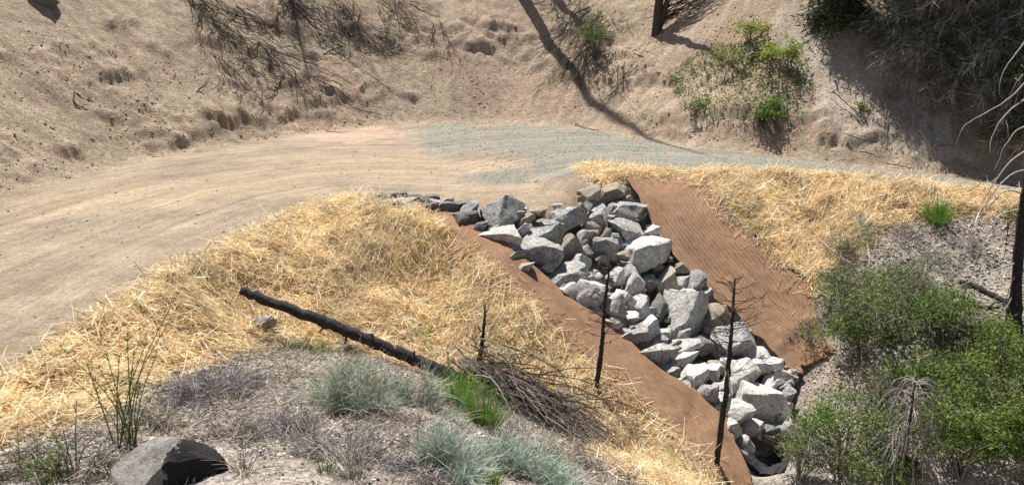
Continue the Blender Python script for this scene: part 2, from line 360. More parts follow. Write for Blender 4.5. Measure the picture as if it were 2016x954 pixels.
flow = np.stack([aA * .01, aD * .01, samp(NEARD, MX, MY) * .01, samp(NARC, MX, MY) * .01], -1).reshape(-1, 4)
ny, nx = MX.shape
idx = np.arange(nx * ny).reshape(ny, nx)
Q = np.stack([idx[:-1, :-1], idx[:-1, 1:], idx[1:, 1:], idx[1:, :-1]], -1).reshape(-1, 4)
fcx = MX.ravel()[Q].mean(1); fcy = MY.ravel()[Q].mean(1)
fb_ = inpoly(fcx, fcy, BEY); fr_ = inpoly(fcx, fcy, ROADP) & ~fb_
VV = np.stack([MX.ravel(), MY.ravel(), MZ.ravel()], 1)
def soil(name, kind):
    t = NT(name, .95, .1); z = t.sep(t.attr('zone')); fl = t.n('ShaderNodeAttribute', attribute_name='flow')
    f = t.sep(fl.outputs['Color'])
    big = t.noise(.5, 4, .6); mid = t.noise(3.0, 5, .65); fine = t.noise(22, 4, .7); grit = t.noise(70, 3, .7)
    alp = fl.outputs['Alpha']; za = t.n('ShaderNodeAttribute', attribute_name='zone').outputs['Alpha']
    if kind == 'hill':
        a, b = (.43, .335, .24), (.60, .48, .36)
        st = t.noise(1, 5, .6, t.comb(t.math('MULTIPLY', f[0], 260), t.math('MULTIPLY', f[1], 26)))
    elif kind == 'road':
        a, b = (.255, .205, .152), (.385, .312, .238)
        st = t.noise(1, 5, .65, t.comb(t.math('MULTIPLY', f[2], 420), t.math('MULTIPLY', alp, 22)))
    else:
        a, b = (.28, .235, .20), (.52, .455, .395)
        st = mid
    c = t.mix(t.ramp(big, [(.3, 0), (.7, 1)]), a, b)
    c = t.mix(t.math('MULTIPLY', z[1], .6), c, (.55, .39, .295))
    c = t.mix(t.math('MULTIPLY', z[2], .8), c, (.64, .55, .455))
    c = t.mix(t.math('MULTIPLY', za, .55), c, (.42, .325, .225))
    gr = t.math('MULTIPLY', z[0], t.ramp(t.noise(1.3 if kind == 'road' else .8, 5, .7), [(.33, .6), (.55, 1)]))
    if kind == 'road':
        gr = t.math('MULTIPLY', gr, t.ramp(st, [(.3, .6), (.5, 1)]))
        c = t.mix(gr, c, (.245, .252, .215))
    c = t.mix(1.0, c, t.ramp(st, [(.25, .66), (.5, .98), (.75, 1.2)]), 'MULTIPLY')
    c = t.mix(1.0, c, t.ramp(mid, [(.3, .84), (.7, 1.1)]), 'MULTIPLY')
    k = .62 if kind != 'ground' else .42
    c = t.mix(1.0, c, t.ramp(fine, [(.3, k), (.5, 1.0), (.72, 1.25)]), 'MULTIPLY')
    c = t.mix(1.0, c, t.ramp(grit, [(.32, .62), (.5, 1.0), (.68, 1.28)]), 'MULTIPLY')
    if kind == 'hill':
        c = t.mix(1.0, c, t.ramp(t.noise(9, 5, .8), [(.3, .66), (.5, 1.0), (.68, 1.26)]), 'MULTIPLY')
        c = t.mix(t.math('MULTIPLY', t.ramp(t.noise(.9, 5, .75), [(.52, 0), (.66, 1)]), .5), c, (.36, .275, .20))
        pb = t.voro(13, out='Color'); c = t.mix(t.math('MULTIPLY', t.ramp(t.noise(1.1, 4), [(.35, .1), (.6, 1)]), .22), c, t.mix(t.sep(pb)[0], (.17, .13, .10), (.66, .56, .45)))
    if kind == 'road':
        nd = t.math('MULTIPLY', t.math('ADD', f[2], t.math('MULTIPLY', t.noise(.3, 3), .014)), 100); tr = t.math('SINE', t.math('MULTIPLY', nd, 3.6))
        c = t.mix(1.0, c, t.ramp(tr, [(0, .93), (.7, 1.03)]), 'MULTIPLY')
        c = t.mix(1.0, c, t.ramp(t.noise(9, 5, .8), [(.3, .8), (.5, 1.0), (.7, 1.14)]), 'MULTIPLY')
    if kind == 'ground':
        c = t.mix(t.math('MULTIPLY', t.ramp(t.noise(1.3, 5, .75), [(.46, 0), (.6, 1)]), .75), c, (.135, .112, .09))
        peb = t.voro(26, out='Color'); c = t.mix(.45, c, t.mix(t.sep(peb)[0], (.10, .085, .07), (.70, .64, .58)))
    t.color(c)
    vb = t.voro(30)
    t.bump(grit, .6, .018)
    t.bump(fine, .9 if kind != 'road' else .5, .06)
    if kind == 'hill': t.bump(t.noise(9, 5, .8), .8, .12)
    t.bump(vb, .5 if kind != 'road' else .25, .02)
    t.bump(mid, .5 if kind == 'hill' else .25, .12)
    if kind == 'road': t.bump(st, .3, .05)
    return t.m
for nm, msk, kind in (('hillside', fb_, 'hill'), ('road', fr_, 'road'), ('ground', ~fb_ & ~fr_, 'ground')):
    q = Q[msk]; us, inv = np.unique(q, return_inverse=True)
    o = mesh_np(nm, VV[us], inv.reshape(-1, 4), soil(nm + '_soil', kind), True, {'zone': zone[us], 'flow': flow[us]})
    tag(o, kind='structure')
# ------------------------------------------------------------------ erosion blankets
def mat_blanket(rib=1.0):
    t = NT('coir_blanket', .95, .1); uvn = t.n('ShaderNodeAttribute', attribute_name='uvm'); s = t.sep(uvn.outputs['Color'])
    uu = t.math('ADD', t.math('MULTIPLY', s[0], 100), t.math('MULTIPLY', t.noise(1.1, 3), .012))
    wv = t.math('SINE', t.math('MULTIPLY', uu, 2 * math.pi / .085))
    wv2 = t.math('SINE', t.math('MULTIPLY', s[1], 100 * 2 * math.pi / .05))
    w = t.math('ADD', t.math('MULTIPLY', wv, .5), .5)
    fib = t.noise(1, 4, .7, t.comb(t.math('MULTIPLY', s[0], 4200), t.math('MULTIPLY', s[1], 500)))
    c = t.mix(t.ramp(t.noise(1.2, 4), [(.3, 0), (.7, 1)]), (.20, .118, .072), (.275, .168, .102))
    c = t.mix(t.math('MULTIPLY', w, t.ramp(t.noise(.7, 3), [(.35, .1 * rib), (.6, .75 * rib)])), c, (.36, .25, .175))
    c = t.mix(1.0, c, t.ramp(fib, [(.25, .6), (.5, 1), (.75, 1.3)]), 'MULTIPLY')
    c = t.mix(1.0, c, t.ramp(t.noise(45, 3, .7), [(.3, .72), (.6, 1.12)]), 'MULTIPLY')
    t.color(c); t.bump(wv, .35 * rib, .012); t.bump(fib, .4, .012); t.bump(t.noise(5, 4), .35, .05)
    return t.m
BLM = mat_blanket(.6)
def resample(line, n):
    line = np.array(line); L = np.concatenate([[0], np.cumsum(np.linalg.norm(np.diff(line[:, :2], axis=0), axis=1))]); t = np.linspace(0, L[-1], n)
    return np.stack([np.interp(t, L, line[:, k]) for k in range(3)], 1)
def blanket(ea, eb, nu, nv, seed, label, mat=BLM):
    A, B = resample(ea, nv), resample(eb, nv); s = np.linspace(0, 1, nu)
    P = A[:, None] * (1 - s[None, :, None]) + B[:, None] * s[None, :, None]
    n1 = fb2(P[..., 0] + seed, P[..., 1], 1.0, 3, seed); dir_ = P[..., :2] - P[..., :2].mean((0, 1))
    edge = np.minimum(s, 1 - s)[None] * np.ones((nv, 1)); tv = np.linspace(0, 1, nv)[:, None]
    P[..., :2] += (.30 * fb2(P[..., 1] * .9, P[..., 0] * .3, 1.3, 3, seed + 4))[..., None] * np.exp(-edge / .08)[..., None]
    tan_ = np.gradient((A + B)[:, :2], axis=0); tan_ /= np.linalg.norm(tan_, axis=1)[:, None]; tv2 = np.linspace(0, 1, nv)[:, None]
    P[..., :2] += tan_[:, None] * ((.30 * fb2(s * 6, s * 0 + seed, 1.3, 4, seed, .7))[None] * (np.exp(-tv2 / .05) + np.exp(-(1 - tv2) / .06)))[..., None]
    x, y = P[..., 0], P[..., 1]
    z = samp(Z1s, x, y) + .05
    wr = fb2(x * 1.0 + y * .6, y * .5, 2.0, 3, seed + 9); z += .075 * wr * (0.45 + tv) + .10 * np.clip(fb2(x, y, 2.4, 2, seed + 2) - .15, 0, 1) * (.35 + 1.2 * tv ** 2)
    z += .07 * np.exp(-edge / .035) * np.clip(fb2(x, y, 1.5, 2, seed), 0, 1)
    P = np.stack([x, y, z], -1); n = nu * nv; V = np.concatenate([P.reshape(-1, 3), P.reshape(-1, 3) - [0, 0, .03]])
    i = np.arange(n).reshape(nv, nu); q = np.stack([i[:-1, :-1], i[:-1, 1:], i[1:, 1:], i[1:, :-1]], -1).reshape(-1, 4)
    rim = np.concatenate([i[0], i[1:, -1], i[-1, -2::-1], i[-2:0:-1, 0]]); r2 = np.roll(rim, -1)
    F = np.concatenate([q, q[:, ::-1] + n, np.stack([rim, rim + n, r2 + n, r2], 1)])
    du = np.linalg.norm(A - B, axis=1).mean(); lv = np.concatenate([[0], np.cumsum(np.linalg.norm(np.diff((A + B) / 2, axis=0), axis=1))])
    uv = np.zeros((nv, nu, 4)); uv[..., 0] = s[None] * du * .01; uv[..., 1] = lv[:, None] * .01
    uv = np.concatenate([uv.reshape(-1, 4)] * 2)
    o = mesh_np('erosion_blanket', V, F, mat, True, {'uvm': uv}); return tag(o, label, 'erosion mat', 'brown erosion control blankets')
HP = lambda l: [hit(u, v) for u, v in l]
def shift(l, dx, dy): return [p + np.array([dx, dy, 0]) for p in l]
L_in = HP([(858, 421), (892, 427), (945, 455), (1003, 502), (1060, 545), (1112, 590), (1202, 648), (1302, 730), (1421, 812), (1466, 925), (1478, 960)])
L_in = [L_in[0]] + [p + np.array([.12, .10, 0]) for p in L_in[1:-2]] + L_in[-2:]
L_out = HP([(840, 430), (862, 480), (920, 545), (968, 590), (1038, 650), (1108, 712), (1188, 788), (1262, 860), (1338, 915), (1390, 960), (1425, 990)])
blanket(L_out, L_in, 40, 170, 3.0, 'narrow brown coir blanket on the bank between the straw slope and the rock channel', mat_blanket(.25))
R_in = HP([(1230, 347), (1262, 395), (1292, 452), (1342, 522), (1402, 600), (1440, 632), (1492, 676), (1572, 738)])
R_out = HP([(1392, 350), (1440, 420), (1500, 480), (1560, 542), (1590, 585), (1612, 630), (1650, 692)])
blanket(R_in, R_out, 80, 150, 11.0, 'wide brown ribbed coir blanket facing the camera on the far side of the rocks')
# ------------------------------------------------------------------ rocks
def mat_rock(name, a, b, spec, dark, moss=0.0, stain=None):
    t = NT(name, .9, .2); r = t.n('ShaderNodeObjectInfo').outputs['Random']
    off = t.n('ShaderNodeVectorMath', operation='ADD'); t.link(t.coord(), off.inputs[0]); t.link(t.comb(t.math('MULTIPLY', r, 37), t.math('MULTIPLY', r, 91), r), off.inputs[1]); co = off.outputs[0]
    c = t.mix(t.ramp(t.noise(2.2, 5, .65, co), [(.35, 0), (.65, 1)]), a, b)
    c = t.mix(t.math('MULTIPLY', t.ramp(t.noise(24, 4, .85, co), [(.5, 0), (.6, 1)]), spec), c, dark)
    c = t.mix(t.math('MULTIPLY', t.ramp(t.noise(5, 5, .75, co, 1.2), [(.48, 0), (.62, 1)]), .35 * spec + .30), c, dark)
    c = t.mix(t.math('MULTIPLY', t.ramp(t.noise(1.6, 5, .7, co), [(.56, 0), (.68, 1)]), moss), c, stain or (.42, .32, .2))
    c = t.mix(1.0, c, t.ramp(r, [(0, .88), (1, 1.1)]), 'MULTIPLY')
    c = t.mix(1.0, c, t.ramp(t.noise(17, 4, .7, co), [(.3, .6), (.6, 1.12)]), 'MULTIPLY')
    t.color(c); t.bump(t.noise(70, 3, .7, co), .35, .01); t.bump(t.noise(14, 5, .75, co, .6), .9, .07)
    vc = t.n('ShaderNodeTexVoronoi', feature='DISTANCE_TO_EDGE'); vc.inputs['Scale'].default_value = 3.2; t.link(co, vc.inputs['Vector'])
    t.bump(t.ramp(vc.outputs['Distance'], [(0, 0), (.05, 1)]), .18, .02)
    return t.m
RM = {'p': mat_rock('pale_granite', (.62, .605, .57), (.84, .825, .785), .45, (.22, .22, .22), .45, (.50, .42, .31)), 'g': mat_rock('grey_granite', (.40, .395, .385), (.62, .61, .585), .7, (.10, .105, .11), .2, (.40, .34, .25)),
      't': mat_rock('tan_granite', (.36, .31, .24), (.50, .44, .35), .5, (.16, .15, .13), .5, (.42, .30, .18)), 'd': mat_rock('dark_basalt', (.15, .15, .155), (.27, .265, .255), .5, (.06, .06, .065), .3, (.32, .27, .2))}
def icos(sub):
    import bmesh
    bm = bmesh.new(); bmesh.ops.create_icosphere(bm, subdivisions=sub, radius=1)
    V = np.array([v.co[:] for v in bm.verts]); F = np.array([[v.index for v in f.verts] for f in bm.faces]); bm.free(); return V, F
ICO = {k: icos(k) for k in (1, 2, 3, 4, 5)}
def rock_verts(sub, seed, planes=11, rnd=.035, dmin=.30, dmax=.78, top=True):
    V, F = ICO[sub]; r = np.random.default_rng(seed); V = V.copy()
    for k in range(planes):
        n = r.standard_normal(3); n /= np.linalg.norm(n); d = r.uniform(dmin, dmax)
        q = V @ n; V -= np.clip(q - d, 0, None)[:, None] * n
    if top:
        for k in range(2):
            n = np.array([-.25, -.42, .86]) + r.normal(0, .22, 3); n /= np.linalg.norm(n); V -= np.clip(V @ n - r.uniform(.28, .5), 0, None)[:, None] * n
        n = np.array([.25, -.9, -.3]) + r.normal(0, .3, 3); n /= np.linalg.norm(n); V -= np.clip(V @ n - r.uniform(.3, .55), 0, None)[:, None] * n
    nn = V / (np.linalg.norm(V, axis=1)[:, None] + 1e-6)
    V = V + nn * (rnd * 1.6 * fbm(V * 2.2 + seed * 1.7, 4)[:, None] + rnd * .5 * fbm(V * 8 + seed, 3)[:, None])
    return V, F
def rock(u, v, w, h, m, label, seed, cat='boulder', group=None, name='boulder', lift=.0, deep=1.0, planes=11, G=None, tilt=0.0, rnd=.035, back=0.0, sub=None):
    c = hit(u, v, Z1s if G is None else G); c = c + np.array([0, 0, lift])
    d = depth(c); c = CP + ray(u, v) * (d + back); d = depth(c); W, Hh = w * d / FPX, h * d / FPX
    sub = sub or (4 if w > 55 else 3); V, F = rock_verts(sub, seed, planes, rnd)
    r = np.random.default_rng(seed + 5); a = tilt + r.uniform(-.25, .25)
    X = V @ np.array([[1, 0, 0], [0, 1, 0], [0, 0, 1]]); X = X - (X.max(0) + X.min(0)) / 2; X /= (X.max(0) - X.min(0))
    R3 = RT * math.cos(a) + UP * math.sin(a); U3 = -RT * math.sin(a) + UP * math.cos(a)
    ca, sa = abs(math.cos(a)), abs(math.sin(a)); X = X * np.array([W, (W + Hh) / 2 * deep, Hh]) * 1.06
    Vw = X[:, :1] * R3 + X[:, 1:2] * FW + X[:, 2:] * U3
    # stretch back to the wanted outline after the tilt
    for ax, S in ((RT, W), (UP, Hh)):
        q = Vw @ ax; Vw += ((q - (q.max() + q.min()) / 2) * (S * 1.06 / (q.max() - q.min())) - q)[:, None] * ax
    o = mesh_np(name, Vw, F, RM[m], True); o.data.set_sharp_from_angle(angle=math.radians(32)); o.location = c
    tag(o, label, cat, group); return o
CH = 'boulders filling the rock-lined channel'
ROCKS = [
 (990, 424, 84, 74, 'g', 'tall pointed pale grey boulder at the upper left end of the rock channel', 1, -.15), (984, 466, 84, 46, 'p', 'whitish wedge-shaped boulder lying right below the tall pointed grey one', 2, -.35),
 (1118, 434, 82, 52, 'g', 'broad grey-brown boulder under the bare dirt lip of the road', 3, -.2), (1160, 390, 44, 48, 't', 'tan blocky boulder at the very top of the channel, left of the dark cleft', 4, .2),
 (1205, 384, 62, 48, 't', 'tan-topped boulder beside the upper corner of the wide brown blanket', 5, .25), (1176, 430, 36, 62, 'g', 'narrow upright grey stone wedged below the dark cleft at the top', 6, .1),
 (1232, 417, 84, 48, 'g', 'mottled grey boulder touching the wide blanket, second from the top', 7, -.05), (1231, 462, 86, 62, 'g', 'big grey boulder with a shadowed dark face below the mottled grey boulder', 8, -.1),
 (1283, 460, 28, 36, 'p', 'small round white stone alone against the edge of the wide blanket', 9, 0), (1270, 508, 104, 82, 'p', 'very large pale boulder with a tan hollow on top beside the wide blanket', 10, .15),
 (1075, 462, 68, 38, 'g', 'low grey stone left of centre under the broad grey-brown boulder', 11, .2), (1064, 494, 84, 60, 'g', 'white-topped grey boulder with dark front beside the narrow blanket', 12, -.1),
 (1122, 488, 52, 54, 't', 'rounded tan-grey stone near the middle of the upper channel', 13, .5), (1186, 492, 60, 48, 'g', 'grey stone just above the tip of the leaning burnt sapling', 14, -.1),
 (1110, 540, 100, 48, 'g', 'long dark-fronted grey slab lying along the narrow blanket', 15, 0), (1143, 520, 44, 44, 'p', 'pale block leaning on the right end of the long grey slab', 16, .3),
 (1190, 458, 36, 30, 't', 'small tan stone pinched between large grey boulders near the top', 17, .4), (1016, 505, 42, 24, 't', 'small cream stone at the edge of the narrow blanket near the top', 18, 0),
 (1126, 576, 52, 42, 'p', 'rounded whitish stone below the long grey slab', 19, -.3), (1168, 588, 70, 74, 'p', 'large pale boulder behind the left burnt sapling, on its left side', 20, -.5),
 (1204, 614, 56, 52, 'g', 'grey boulder behind the stem of the left burnt sapling', 21, .3), (1247, 564, 44, 62, 'p', 'bright white upright stone right of the left burnt sapling', 22, -.5),
 (1252, 604, 48, 48, 'p', 'white blocky stone directly under the bright white upright one', 23, .1), (1314, 556, 46, 62, 't', 'tan angular upright boulder in the middle of the channel', 24, .5),
 (1276, 558, 30, 36, 't', 'small tan stone left of the tan upright boulder', 25, .4), (1366, 560, 50, 56, 'g', 'grey spotted boulder against the middle of the wide blanket', 26, -.4),
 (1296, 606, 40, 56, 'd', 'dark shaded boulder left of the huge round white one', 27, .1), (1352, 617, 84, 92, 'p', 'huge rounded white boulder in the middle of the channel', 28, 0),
 (1240, 534, 44, 40, 'g', 'grey stone under the very large pale boulder with the tan hollow', 29, .2), (1232, 628, 52, 28, 'p', 'flat whitish stone right of the left burnt sapling base', 30, .1),
 (1276, 646, 46, 50, 'p', 'angular white block below the dark shaded boulder', 31, .4), (1240, 658, 76, 38, 'g', 'low grey slab along the edge of the narrow blanket halfway down', 32, -.3),
 (1411, 630, 52, 62, 't', 'tan tilted slab right of the huge rounded white boulder', 33, .6), (1446, 670, 96, 78, 'g', 'big grey boulder behind the top of the right burnt sapling', 34, .2),
 (1291, 702, 78, 50, 'g', 'square-ended grey slab lying on the narrow blanket edge low in the channel', 35, -.1), (1340, 684, 68, 36, 'p', 'long pale flat stone below the huge rounded white boulder', 36, .1),
 (1386, 680, 42, 38, 'g', 'small grey stone left of the big grey boulder', 37, -.2), (1352, 707, 46, 30, 'p', 'small clean white stone beside the square-ended grey slab', 38, .1),
 (1364, 746, 58, 58, 'p', 'pale flat-faced stone left of the right burnt sapling stem', 39, -.3), (1403, 735, 36, 42, 'p', 'small pale pentagonal stone close left of the right burnt sapling', 40, .1),
 (1388, 782, 52, 52, 'g', 'blue-grey stone low against the narrow blanket', 41, -.4), (1464, 742, 84, 78, 'p', 'large white boulder right of the right burnt sapling stem', 42, .4),
 (1498, 792, 100, 84, 'p', 'largest white boulder near the bottom of the channel with a tan stain', 43, -.4), (1499, 699, 40, 32, 'p', 'small bright white stone under the lower edge of the wide blanket', 44, .1),
 (1487, 722, 50, 34, 'p', 'white broken stone above the largest bottom boulder', 45, -.1), (1519, 722, 46, 36, 'p', 'pale stone at the lower right edge of the channel near the blanket corner', 46, -.2),
 (1542, 738, 48, 30, 'p', 'outermost pale stone next to the lower corner of the wide blanket', 47, -.3), (1524, 755, 44, 34, 'p', 'white stone resting on the right shoulder of the largest bottom boulder', 48, .2),
 (1548, 776, 30, 42, 'g', 'grey stone at the right foot of the rock channel beside bare dirt', 49, -.2), (1453, 814, 54, 52, 'p', 'white stone at the foot of the channel right of the right burnt sapling', 50, -.1),
 (1484, 842, 46, 36, 'p', 'lowest white stone at the bottom of the channel in the shade', 51, .2), (1422, 800, 30, 56, 'p', 'narrow pale stone hidden behind the right burnt sapling stem', 52, .1),
 (1428, 716, 38, 42, 'p', 'pale stone in the gap under the big grey boulder', 53, .1), (1424, 764, 36, 34, 'p', 'pale chip of stone tight against the right burnt sapling', 54, -.1),
 (1036, 432, 34, 26, 't', 'small tan stone right of the tall pointed boulder', 55, .1), (1060, 416, 34, 22, 't', 'dirt-covered stone set in the road lip above the channel', 56, .0),
 (1032, 452, 28, 24, 'p', 'small pale stone in the gap right of the tall pointed boulder', 57, .5), (1096, 407, 22, 12, 'p', 'tiny white stone on the bare dirt lip', 58, 0),
 (1150, 423, 16, 14, 't', 'tiny tan stone in the cleft near the top of the channel', 59, 0), (1224, 590, 24, 40, 'p', 'narrow white shard beside the left burnt sapling', 60, .1),
 (1330, 650, 32, 28, 'g', 'small grey stone in shadow under the huge rounded white boulder', 61, .3), (1308, 660, 26, 26, 'p', 'small pale stone in the dark gap left of the huge white boulder', 62, 0),
 (1341, 582, 20, 18, 'p', 'tiny white stone on the shoulder above the huge white boulder', 63, 0), (1396, 585, 26, 34, 'g', 'small grey stone between the spotted boulder and the wide blanket', 64, 0),
 (1215, 545, 34, 40, 'p', 'pale stone right behind the crown of the left burnt sapling', 65, 0), (1296, 530, 34, 30, 't', 'small tan stone under the front of the large hollowed boulder', 66, .2),
 (1160, 545, 30, 26, 'g', 'grey stone at the right end of the long slab', 68, 0),
 (1150, 470, 34, 34, 'g', 'grey stone in the shadow below the narrow upright stone', 69, 0), (1095, 470, 30, 30, 't', 'brown stone in the shadowed gap left of the tan-grey rounded stone', 70, 0),
 (1320, 725, 36, 34, 'g', 'small grey stone under the square-ended slab', 71, 0), (1346, 768, 30, 34, 'g', 'grey stone on the narrow blanket edge left of the pale flat-faced stone', 72, -.4), (1440, 845, 34, 40, 'p', 'lowest pale stone at left of the channel foot', 73, 0),
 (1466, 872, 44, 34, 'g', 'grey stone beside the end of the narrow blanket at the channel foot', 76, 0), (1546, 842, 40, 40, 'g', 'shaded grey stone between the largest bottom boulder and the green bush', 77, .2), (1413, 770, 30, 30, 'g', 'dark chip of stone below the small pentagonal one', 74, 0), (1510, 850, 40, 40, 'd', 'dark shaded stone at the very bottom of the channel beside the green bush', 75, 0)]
for (u, v, w, h, m, lab, sd, tl) in ROCKS:
    rock(u, v, w * 1.03, h * 1.03, m, lab, 100 + sd, 'boulder', CH, tilt=tl, lift=.06, planes=9 + sd % 6, rnd=.06 if sd in (28, 10, 20) else .045)
# rubble behind, deeper in the gaps
rr = np.random.default_rng(4); nrub = 0
rub_lab = 'small rubble stone wedged in a shadowed gap between larger channel boulders'
CHP = [(940, 430), (1000, 505), (1060, 550), (1110, 590), (1200, 645), (1300, 725), (1420, 815), (1470, 870), (1530, 860), (1560, 770), (1570, 738), (1490, 676), (1400, 600), (1340, 520), (1290, 450), (1250, 395), (1210, 372), (1160, 372), (1100, 412), (1040, 415), (980, 410)]
while nrub < 190:
    u, v = rr.uniform(930, 1570), rr.uniform(380, 880)
    if not inpoly(np.array([u]), np.array([v]), CHP)[0]: continue
    s = rr.uniform(15, 38); rock(u, v, s, s * rr.uniform(.6, .95), rr.choice(['g', 'p', 't', 'g']), rub_lab, 900 + nrub, 'stone', 'rubble between the boulders', 'stone', lift=rr.uniform(-.16, .06), tilt=rr.uniform(-.6, .6), sub=3); nrub += 1
EDGE = [(720, 388, 40, 20), (758, 391, 45, 24), (785, 386, 32, 20), (796, 403, 55, 28), (826, 396, 46, 24), (842, 414, 36, 27), (862, 403, 40, 24), (882, 411, 36, 27), (904, 405, 46, 26), (926, 416, 36, 38), (914, 434, 46, 36), (945, 448, 32, 24), (800, 416, 52, 26), (770, 408, 50, 24), (738, 400, 36, 22), (880, 398, 26, 18), (852, 390, 26, 16)]
EL = ['leftmost dark grey stone of the row along the road edge', 'lumpy grey stone second from the left in the road-edge row', 'small grey stone at the back of the left half of the road-edge row', 'wide flat grey stone in the front of the road-edge row by the straw', 'grey stone with straw in front in the middle of the road-edge row',
      'bluish grey stone at the top corner of the narrow blanket', 'brownish grey stone behind the bluish one in the road-edge row', 'dark stone right of the narrow blanket corner', 'broad flat grey stone at the right half of the road-edge row', 'rightmost tall dark stone of the road-edge row beside the tall pointed boulder',
      'grey stone with a black shadowed front at the top of the narrow blanket', 'small dark stone between the road-edge row and the whitish wedge boulder', 'low grey stone half buried by straw below the road-edge row', 'grey slab lying on top of the straw at the road edge', 'small grey stone between the two leftmost of the road-edge row', 'little dark stone at the back right of the road-edge row', 'little grey stone at the back middle of the road-edge row']
for k, ((u, v, w, h), lab) in enumerate(zip(EDGE, EL)):
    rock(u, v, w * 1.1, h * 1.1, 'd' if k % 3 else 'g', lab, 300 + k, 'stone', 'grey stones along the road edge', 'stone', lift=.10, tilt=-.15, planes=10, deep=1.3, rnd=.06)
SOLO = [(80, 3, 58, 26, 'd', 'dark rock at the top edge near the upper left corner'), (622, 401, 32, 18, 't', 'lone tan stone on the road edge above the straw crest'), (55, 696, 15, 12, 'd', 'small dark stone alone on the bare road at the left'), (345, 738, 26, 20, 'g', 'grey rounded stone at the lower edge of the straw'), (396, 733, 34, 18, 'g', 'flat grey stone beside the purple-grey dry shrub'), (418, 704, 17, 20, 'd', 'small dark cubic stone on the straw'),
        (518, 640, 52, 40, 'g', 'pointed grey stone under the upper end of the charred log'), (212, 765, 26, 26, 'd', 'dark stone on the straw behind the tall green weed'), (180, 803, 40, 20, 'g', 'flat grey stone left of the tall green weed'), (20, 803, 34, 18, 'p', 'pale stone in the straw at the left picture edge'), (25, 890, 64, 26, 'p', 'pale flat stone near the lower left corner'), (150, 850, 40, 22, 'g', 'grey stone in the dry grass left of the tall green weed'),
        (675, 690, 46, 40, 'd', 'black shaded stone propping the charred log'), (90, 880, 36, 22, 'p', 'pale lumpy stone behind the green tuft at lower left')]
for k, (u, v, w, h, m, lab) in enumerate(SOLO):
    rock(u, v, w, h, m, lab, 420 + k, 'stone', None, 'stone', lift=.05, planes=10, rnd=.05)
# foreground boulder
def big_boulder():
    p = hit(318, 958); p = p + np.array([0, 0, .05]); V, F = rock_verts(5, 77, 3, .02, .7, .95, False)
    for n, d in (((.72, -.62, .12), .28), ((-.45, -.25, .85), .50), ((-.8, -.5, .2), .6), ((.3, .2, .93), .62)):
        n = np.array(n); n /= np.linalg.norm(n); V -= np.clip(V @ n - d, 0, None)[:, None] * n
    V = V + (V / np.linalg.norm(V, axis=1)[:, None]) * (.07 * fbm(V * 2.6 + 4, 4)[:, None] + .025 * fbm(V * 9, 3)[:, None])
    s = depth(p) / FPX; V = V * np.array([132 * s, 118 * s, 108 * s])
    V[:, 2] += .10 * np.exp(-((V[:, 0] - .08) ** 2 + (V[:, 1] - .18) ** 2) / .02)
    t = NT('boulder_stone', .92, .2); c = t.mix(t.ramp(t.noise(5, 5, .7), [(.35, 0), (.65, 1)]), (.17, .16, .15), (.30, .285, .265)); c = t.mix(1, c, t.ramp(t.noise(28, 4, .8), [(.3, .6), (.6, 1.15)]), 'MULTIPLY')
    sx = t.n('ShaderNodeSeparateXYZ'); t.link(t.coord(), sx.inputs[0]); k = t.math('ADD', t.math('MULTIPLY', sx.outputs[0], 2.6), t.math('MULTIPLY', t.noise(4, 4, .7), 1.6)); c = t.mix(t.ramp(k, [(.93, 0), (1.0, 1)]), c, (.022, .021, .022))  # right side's shade, with some char, painted black into the colour
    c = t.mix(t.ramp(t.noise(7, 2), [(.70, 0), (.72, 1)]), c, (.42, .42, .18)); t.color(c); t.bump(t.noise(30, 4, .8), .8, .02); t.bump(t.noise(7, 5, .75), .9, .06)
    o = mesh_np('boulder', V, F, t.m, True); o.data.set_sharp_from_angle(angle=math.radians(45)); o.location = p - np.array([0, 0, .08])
    tag(o, 'large dark grey boulder with a black shaded side in the lower left foreground', 'boulder')
big_boulder()
# ------------------------------------------------------------------ straw mulch
def mat_straw(name, dull=0.0):
    t = NT(name, .5, .5); r = t.island()
    c = t.ramp(r, [(0, (.40, .27, .13)), (.12, (.74, .56, .31)), (.5, (.92, .77, .49)), (.88, (.97, .89, .68)), (1, (.55, .43, .26))])
    c = t.mix(1, c, t.ramp(t.noise(.9, 4), [(.3, .80), (.6, 1.06)]), 'MULTIPLY'); c = t.mix(1, c, t.ramp(t.noise(3.2, 4, .7), [(.32, .70), (.55, 1.06)]), 'MULTIPLY'); c = t.mix(t.math('MULTIPLY', t.ramp(t.noise(.6, 4, .7), [(.55, 0), (.7, 1)]), .2), c, (.48, .42, .33))
    if dull: c = t.mix(dull, c, (.50, .42, .30))
    t.color(c); tr = t.n('ShaderNodeBsdfTranslucent'); t.link(c, tr.inputs[0]); mx_ = t.n('ShaderNodeMixShader'); mx_.inputs[0].default_value = .42
    t.link(t.b.outputs[0], mx_.inputs[1]); t.link(tr.outputs[0], mx_.inputs[2]); t.link(mx_.outputs[0], t.t.nodes['Material Output'].inputs[0]); return t.m
def mat_strawbase():
    t = NT('straw_underlayer', .9, .1); s = t.noise(1, 5, .7, t.n('ShaderNodeMapping').outputs[0])
    f = t.noise(40, 4, .75, None, 2.5); c = t.ramp(f, [(.3, (.22, .13, .055)), (.5, (.52, .36, .16)), (.7, (.74, .57, .30))])
    t.color(c); t.bump(f, .9, .03); return t.m
MST, MSB = mat_straw('straw', 0), mat_strawbase()
